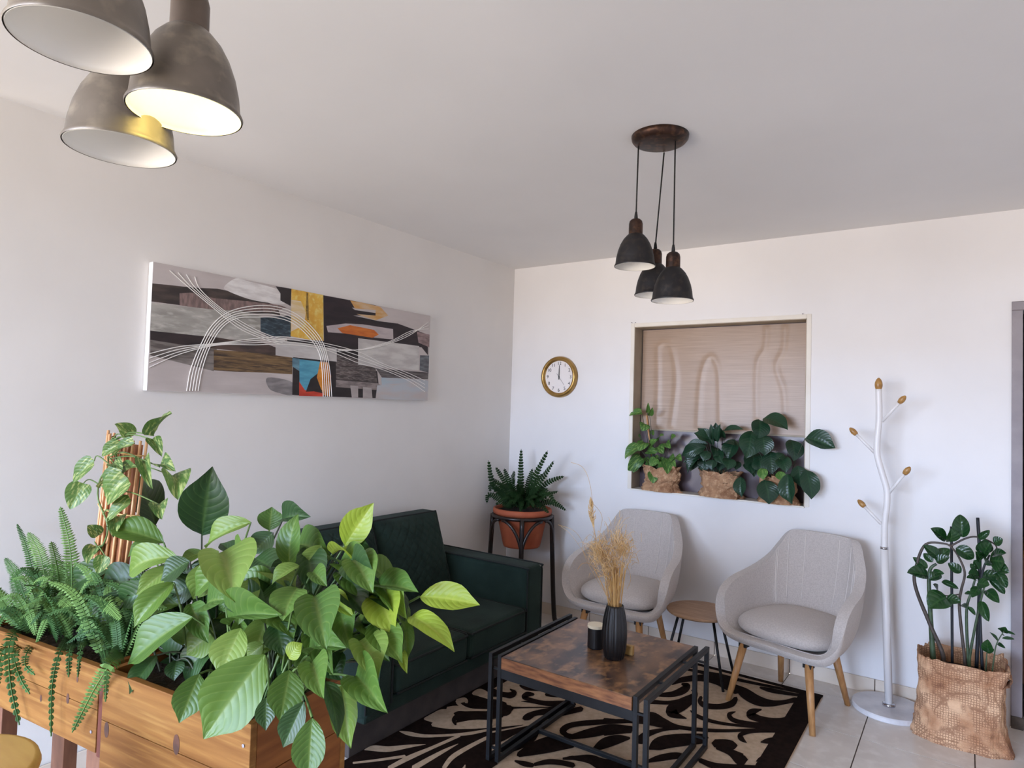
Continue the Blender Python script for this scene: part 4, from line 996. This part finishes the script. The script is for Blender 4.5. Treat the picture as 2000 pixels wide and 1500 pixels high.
G().grid(fold_, 24, 6, True).obj('paper_fold', M_KRAFT, zz, smooth=True)
G().lathe([(0,.30),(.165,.30)], (zzc.x,zzc.y,0), 20, sy=.8).obj('soil', M_SOIL, zz)
def zp(x, y): return (1600+x/2.885, 980+y/2.885)
YZ = -.275
def zstem(pp, r0, r1, mt, name='stem', y0=YZ, y1=YZ):
    n_ = len(pp); p3 = [at_y(*zp(*q), y0+(y1-y0)*k_/(n_-1)) for k_, q in enumerate(pp)]
    c = spline(p3, 6); G().tube(c, [r0+(r1-r0)*k_/(len(c)-1) for k_ in range(len(c))], 8).obj(name, mt, zz, smooth=True)
M_ZST = mat('zz_stem', (72,92,62), (54,70,50), 14, (1,1,3), rough=.45)
M_ZSTB = mat('zz_stem_brown', (84,72,64), (64,56,50), 14, (1,1,3), rough=.5)
zstem([(645,930),(640,850),(625,600),(620,400),(660,350)], .014, .006, M_ZST)
zstem([(700,900),(690,840),(620,680),(540,470),(550,350),(600,240),(700,235),(740,250)], .011, .004, M_ZSTB, y1=-.3)
zstem([(750,950),(745,140)], .006, .006, M_STAKE, 'stake')
zstem([(820,950),(820,890),(790,600),(800,500),(820,400),(780,300),(730,240)], .008, .004, M_ZSTB, y1=-.31)
zstem([(845,950),(840,890),(830,620),(860,500),(890,400)], .008, .004, M_ZST)
zstem([(848,950),(850,860),(900,600),(930,480)], .007, .004, M_ZST, y1=-.32)
zstem([(885,960),(905,400),(893,90)], .008, .007, M_STAKE, 'stake', y0=-.24, y1=-.24)
zstem([(920,960),(905,600),(920,400),(960,300)], .007, .004, M_STAKE)
zstem([(740,250),(830,205),(900,200),(990,240),(1000,280)], .005, .003, M_ZSTB, y0=-.3)
zstem([(690,515),(720,530),(800,520)], .003, .003, M_ZSTB, y0=-.3)
zstem([(975,960),(985,880),(1000,800),(1040,730)], .003, .002, M_ZST, y0=-.34, y1=-.36)
zstem([(938,960),(945,850)], .004, .002, M_ZST, y0=-.33, y1=-.33)
for b, t, w_ in [((715,215),(627,150),52),((735,225),(738,150),62),((760,220),(785,150),40),((810,200),(795,72),58),((680,320),(585,245),46),((640,340),(588,290),30),((655,330),(735,265),50),((660,340),(735,310),40),
 ((610,375),(527,312),32),((612,415),(495,400),58),((620,440),(690,415),40),((640,400),(705,405),22),((665,520),(640,465),40),((715,535),(618,600),85),((715,545),(800,565),45),((770,260),(870,320),52),((800,400),(725,345),40),
 ((690,450),(785,490),22),((850,370),(880,360),25),((900,210),(960,160),26),((985,235),(1035,210),42),((920,290),(935,210),60),((930,300),(970,230),50),((980,300),(1055,290),40),((960,330),(1045,340),90),((980,370),(1070,400),55),
 ((1000,400),(1055,485),36),((960,440),(1045,520),32),((940,500),(1015,570),40),((900,420),(840,405),50),((920,420),(1020,420),48),((890,460),(960,470),50),((880,440),(830,430),30),((900,480),(860,540),36),((910,560),(955,675),36),((860,520),(820,515),20),
 ((835,590),(880,640),20),((800,580),(830,600),26),((870,330),(900,380),40),((910,330),(880,280),40),((1005,800),(1050,825),14),((1030,745),(1005,715),26),((1040,735),(1050,705),30),((1040,740),(1105,750),16),((1030,770),(1100,775),14),((1005,785),(960,735),14),
 ((948,850),(950,775),40),((946,850),(985,830),20),((940,400),(990,440),40),((930,350),(900,300),44)]:
    px_leaf(zz, zp(*b), zp(*t), w_*1.25/2.885, YZ-random.uniform(.0,.06), YZ-random.uniform(.01,.09), L_ZZ, 'zz', random.choice((0,1)))

# ------------------------------------------------------------------ pendants
def pendant(name, label, canopy, shades, mats, lit=None):
    t = thing(name, label, 'pendant lamp', (canopy.x,canopy.y,H)); m_sh, m_so, m_ca = mats
    G().lathe([(0,H-.03),(.085,H-.03),(.1,H-.024),(.108,H-.014),(.11,H),(0,H)], (canopy.x,canopy.y,0), 48).obj('ceiling_rose', m_ca, t, smooth=True)
    for i, (c, cp) in enumerate(shades):
        x, y, z_ = c
        outer = [(.0775,0),(.0785,.003),(.0765,.007),(.074,.012),(.0715,.035),(.066,.06),(.057,.085),(.046,.105),(.034,.119),(.027,.125)]
        inner = [(r-.002, zz_) for r, zz_ in outer[::-1]][1:]; inner[-1] = (.0755,0)
        s_ = G().lathe([(r,z_+q) for r,q in outer], (x,y,0), 56); s_.f = [f for f in s_.f if len(f) == 4]
        sh = s_.obj('lamp_shade', m_sh, t, smooth=True)
        s_ = G().lathe([(.0255,z_+.1235)] + [(r,z_+q) for r,q in inner], (x,y,0), 56); s_.f = [f for f in s_.f if len(f) == 4]
        s_.obj('shade_lining', M_SHADEIN, sh, smooth=True)
        G().lathe([(0,z_+.118),(.0265,z_+.118),(.0275,z_+.122),(.0265,z_+.127),(.0262,z_+.165),(.0235,z_+.176),(.016,z_+.183),(.006,z_+.186),(0,z_+.186)], (x,y,0), 32).obj('socket_cap', m_so, t, smooth=True)
        G().lathe([(.0075,z_+.184),(.006,z_+.2),(.004,z_+.212)], (x,y,0), 12).obj('cord_grip', M_CORD, t, smooth=True)
        G().tube([(x,y,z_+.2),((x+cp.x)/2,(y+cp.y)/2,(z_+.2+H-.03)/2),(cp.x,cp.y,H-.028)], .0028, 8).obj('cord', M_CORD, t, smooth=True)
        if lit == 9 or lit == i:
            z_ += .018
            b = G().lathe([(0,z_+.026),(.016,z_+.03),(.0255,z_+.045),(.027,z_+.06),(.022,z_+.08),(.014,z_+.098),(.0135,z_+.119),(0,z_+.119)], (x,y,0), 24)
            b.obj('bulb', M_BULB if i == lit else M_BULBOFF, t, smooth=True)
    return t
m_, nt_, b_ = base_nodes('bulb_lit'); M_BULB = m_
b_.inputs['Base Color'].default_value = (1,.9,.6,1); b_.inputs['Emission Color'].default_value = (1,.86,.40,1); b_.inputs['Emission Strength'].default_value = 2.6
M_BULBOFF = mat('bulb_unlit', (228,226,220), None, rough=.2)
can = at_z(1289,276,H-.02)
def at_below(px, py, d): p = at_d(px, py, d); return p
shF = [(at_d(1313,588,2.42), at_z(1319,276,H-.03)), (at_d(1240,521,2.48), at_z(1247,286,H-.03)), (at_d(1278,577,2.57), at_z(1297,299,H-.03))]
pendant('pendant_lamp', 'black three-shade pendant lamp hanging over the seating area', can, shF, (M_SHADEB, M_COPPER, M_COPPER), lit=9)
shN = [at_d(362,223,.95), at_d(160,85,.795), at_d(236,293,1.01)]
cn = sum(shN, Vector())/3
pendant('pendant_lamp', 'grey three-shade pendant lamp at upper left with one bulb lit', cn, [(q, Vector((cn.x+(q.x-cn.x)*.95, cn.y+(q.y-cn.y)*.95, H))) for q in shN], (M_SHADE, M_COPPERG, M_COPPERG), lit=0)
ll = bpy.data.lights.new('bulb_light', 'POINT'); ll.energy = .2; ll.color = (1,.86,.22); ll.shadow_soft_size = .027
lo_ = bpy.data.objects.new('bulb_light', ll); COL.objects.link(lo_); lo_.location = shN[0]+Vector((0,0,.02))

# ------------------------------------------------------------------ clock
kc = at_y(1091,736,-.02)
ck = thing('wall_clock', 'round white wall clock with brass rim', 'clock', (kc.x,0,kc.z))
def disc(prof, mt, name, parent=ck):
    g = G().lathe(prof, (0,0,0), 64); g.v = [(kc.x+x, -z, kc.z+y) for x,y,z in g.v]; return g.obj(name, mt, parent, smooth=True)
disc([(.118,.012),(.122,.03),(.13,.037),(.142,.034),(.15,.022),(.152,.0)], M_GOLD, 'rim')
disc([(0,.013),(.121,.013)], M_CLOCKF, 'face')
for n_ in range(1, 13):
    a = PI/2 - n_*PI/6; cv = bpy.data.curves.new('numeral', 'FONT'); cv.body = str(n_); cv.size = .034; cv.align_x = 'CENTER'; cv.align_y = 'CENTER'; cv.extrude = .0004
    to = bpy.data.objects.new('numeral_text', cv); COL.objects.link(to); dgx = bpy.context.evaluated_depsgraph_get()
    me = bpy.data.meshes.new_from_object(to.evaluated_get(dgx)); bpy.data.objects.remove(to); me.materials.clear(); me.materials.append(M_INK)
    o = bpy.data.objects.new('numeral', me); COL.objects.link(o); o.parent = ck; o.location = (.098*math.cos(a), -.0138, .098*math.sin(a)); o.rotation_euler = (PI/2,0,0)
def hand(ang, l, w_, y_, name, back=.02):
    d = Vector((math.sin(ang),0,math.cos(ang))); n = Vector((d.z,0,-d.x))*w_/2; c = Vector((kc.x,-y_,kc.z))
    G().add([c-d*back-n,c-d*back+n,c+d*l+n*.6,c+d*l-n*.6], [(0,1,2,3)]).obj(name, M_INK, ck, solid=.0008)
hand(0, .062, .008, .0155, 'hour_hand'); hand(.02, .085, .006, .0165, 'minute_hand'); hand(math.radians(142), .075, .0018, .0175, 'second_hand', .03)
disc([(.005,.013),(.005,.018),(0,.0185)], M_INK, 'hub')

# ------------------------------------------------------------------ painting
CX = .036
P0_, P1_, P2_, P3_ = at_x(298,510,CX), at_x(840,617,CX), at_x(287,764,CX), at_x(836,782,CX)
cy0, cy1, cz0, cz1 = -2.736, -.984, 1.524, 2.076
pn = thing('painting', 'long abstract canvas painting on the wall above the sofa', 'painting', (0,(cy0+cy1)/2,cz0))
G().box((.002,cy0,cz0),(CX-.001,cy1,cz1)).obj('canvas', M_CANVAS, pn, bevel=.002)
def zpt(x, y): return (250+x/3.2258, 480+y/3.2258)
LAY = [0]
def patch(pts, c1, c2=None, scale=8, stretch=(1,1,4), c3=None, smooth=False, lo=.38, hi=.62):
    LAY[0] += 1; X = CX + LAY[0]*4e-5
    mt = mat('paint_%d' % LAY[0], c1, c2 or tuple(max(0,v-14) for v in c1), scale, stretch, rough=.6, c3=c3, lo=lo, hi=hi)
    p3 = []
    for x, y in pts:
        q = at_x(*zpt(x, y), X); p3.append((X, min(max(q.y,cy0+.001),cy1-.001), min(max(q.z,cz0+.001),cz1-.001)))
    if smooth: p3 = [(X, min(max(q.y,cy0+.001),cy1-.001), min(max(q.z,cz0+.001),cz1-.001)) for q in spline(p3, 5, True)]
    G().poly(p3).obj('paint_patch', mt, pn)
PINK, DARK, GREY = (196,186,182), (46,38,38), (172,168,160)
patch([(100,60),(1950,430),(1920,1000),(60,930)], PINK, (184,174,170), 3)
patch([(140,235),(240,245),(330,255),(430,265),(560,270),(760,310),(940,380),(960,440),(700,420),(560,400),(420,390),(330,375),(140,350)], (52,44,42), (76,64,58), 9)
patch([(325,300),(400,295),(540,330),(760,350),(960,375),(1000,390),(900,420),(700,410),(540,405),(420,390),(325,375)], (140,116,110), (110,92,88), 14, (1,6,2))
patch([(140,355),(330,378),(540,402),(700,410),(840,440),(835,600),(640,590),(480,575),(330,555),(140,535)], GREY, (146,142,134), 5, c3=(190,186,178))
patch([(605,260),(680,205),(760,225),(900,260),(960,290),(985,365),(860,355),(760,335),(640,290)], (228,224,220), (206,200,196), 12, smooth=True)
patch([(930,255),(1030,270),(1025,380),(960,345),(960,300)], DARK, (36,30,32))
patch([(140,535),(480,570),(480,630),(330,625),(140,592)], (50,38,38), (38,30,30))
patch([(140,592),(330,622),(500,640),(560,650),(540,790),(140,690)], (132,124,118), (88,80,76), 10, (1,1,7))
patch([(480,565),(640,590),(835,605),(930,640),(930,690),(560,650),(480,640)], (86,68,60), (60,48,44), 9)
patch([(835,450),(1030,440),(1025,580),(900,580),(835,545)], (34,42,50), (50,64,74), 10, c3=(84,104,112))
patch([(540,655),(700,665),(930,690),(1035,705),(1035,810),(880,800),(700,795),(540,785)], (120,94,60), (60,46,38), 12, (1,.5,8), c3=(140,112,76))
patch([(470,790),(880,805),(1035,840),(1035,940),(450,920)], (194,184,180), (182,172,168), 4)
patch([(880,830),(1035,860),(1040,940),(960,930),(890,900)], (150,144,142), (120,114,114), 10, smooth=True)
patch([(1030,272),(1230,310),(1232,600),(1130,590),(1025,570)], (226,182,76), (210,158,60), 6, (1,2,2), c3=(228,206,120))
patch([(1028,340),(1090,350),(1120,420),(1110,500),(1028,540)], (222,204,178), (214,186,130), 8)
patch([(1125,290),(1135,300),(1140,470),(1128,465),(1120,400)], (110,84,36), (150,118,52), 30)
patch([(1230,312),(1400,340),(1560,375),(1570,400),(1410,390),(1430,405),(1570,425),(1570,440),(1420,440),(1580,475),(1700,490),(1890,560),(1890,690),(1850,640),(1450,590),(1450,640),(1235,605)], (46,34,38), (34,26,30), 8)
patch([(1400,345),(1480,355),(1590,385),(1640,440),(1560,470),(1440,430),(1560,440),(1560,405),(1430,395)], (200,150,84), (206,176,140), 8)
patch([(1250,505),(1370,490),(1480,495),(1670,525),(1672,590),(1560,580),(1400,555),(1260,545)], (188,176,174), (172,160,160), 10)
patch([(1320,520),(1400,500),(1550,530),(1580,560),(1540,580),(1350,550)], (208,118,44), (188,96,34), 12, (1,1,5))
patch([(1820,540),(1900,560),(1900,640),(1830,610)], (160,136,134), (120,100,98), 14)
patch([(1000,590),(1240,600),(1450,640),(1450,760),(1570,790),(1580,880),(1560,960),(1240,950),(1035,940),(1040,700)], (44,36,36), (34,28,28), 8)
patch([(1310,680),(1450,720),(1560,770),(1570,860),(1310,840)], (96,84,80), (60,52,50), 14, (1,.7,9), c3=(150,142,138))
patch([(930,590),(1315,650),(1315,730),(930,690)], (200,196,192), (182,176,172), 8)
patch([(1450,582),(1835,632),(1832,785),(1450,750)], (204,200,194), (180,174,170), 7)
patch([(1560,770),(1900,800),(1890,840),(1600,830)], (70,62,62), (110,104,102), 12, (1,.7,8))
patch([(1840,690),(1900,692),(1895,800),(1838,785)], (116,120,124), (80,80,84), 14)
patch([(1035,705),(1080,712),(1080,790),(1035,760)], (110,150,164), (80,110,124), 10)
patch([(1080,715),(1210,730),(1200,800),(1150,840),(1120,920),(1080,880)], (94,166,188), (72,140,164), 9)
patch([(1210,730),(1260,735),(1280,820),(1270,950),(1230,940),(1190,830)], (218,146,52), (196,120,40), 9)
patch([(1078,855),(1115,910),(1160,915),(1230,930),(1230,950),(1078,945)], (204,70,44), (176,54,36), 9)
patch([(1150,860),(1190,870),(1225,915),(1120,920)], (44,36,36))
patch([(1310,845),(1570,865),(1595,880),(1590,910),(1310,890)], (150,138,134), (110,100,98), 14)
patch([(1400,880),(1450,885),(1450,955),(1410,955)], (176,166,162)); patch([(1480,890),(1535,895),(1540,960),(1480,958)], (176,166,162))
patch([(1595,830),(1880,845),(1880,880),(1780,900),(1600,880)], (172,186,194), (184,182,184), 6)
patch([(1570,880),(1895,850),(1895,980),(1560,965)], (190,180,176), (182,186,190), 5)
M_LINE = mat('paint_line_white', (240,236,230), None, rough=.5); LAY[0] += 2
def pline(pts, w_=.0045):
    LAY[0] += .1; X = CX + .0022 + LAY[0]*1e-5
    c = [Vector((X, min(max(q.y,cy0+.002),cy1-.002), min(max(q.z,cz0+.002),cz1-.002))) for q in [at_x(*zpt(x.x, x.y), X) for x in spline([(a,b,0) for a,b in pts], 8)]]
    G().tube(c, w_/2, 5, False).obj('paint_line', M_LINE, pn, smooth=True)
for k_ in range(5):                        # arch
    o = k_*18
    pline([(370+o,915),(395+o,780),(450+o*.9,640),(530+o*.8,500+o*.3),(640+o*.6,415+o*.6),(800+o*.3,378+o),(940-o*.1,385+o*.95),(1060-o*.3,430+o*.8),(1165-o*.5,520+o*.6),(1232-o*.5,620+o*.5),(1268-o*.65,760),(1284-o*.75,950)])
for k_ in range(4):
    o = k_*22
    pline([(262+o*2.4,155+o*.6),(380+o*1.2,260+o*.3),(560+o*.6,410-o*.1),(700+o,520-o*.2),(860+o*.7,590-o*.3),(960+o*.6,620-o*.5)], .004)
for k_ in range(4):
    o = k_*26
    pline([(135,680+o*1.1),(330,635+o*.6),(560,615+o*.15),(800,585+o*.5),(1000,575+o*.6),(1230,612+o*.5),(1450,668+o*.9),(1600,740+o*.5),(1760,800+o*.6),(1870,850+o*.9)], .004)
for k_ in range(3):
    o = k_*22
    pline([(1320,650+o*.3),(1480,655-o*.1),(1650,615-o*.3),(1780,560-o*.5),(1893,480+o)], .004)
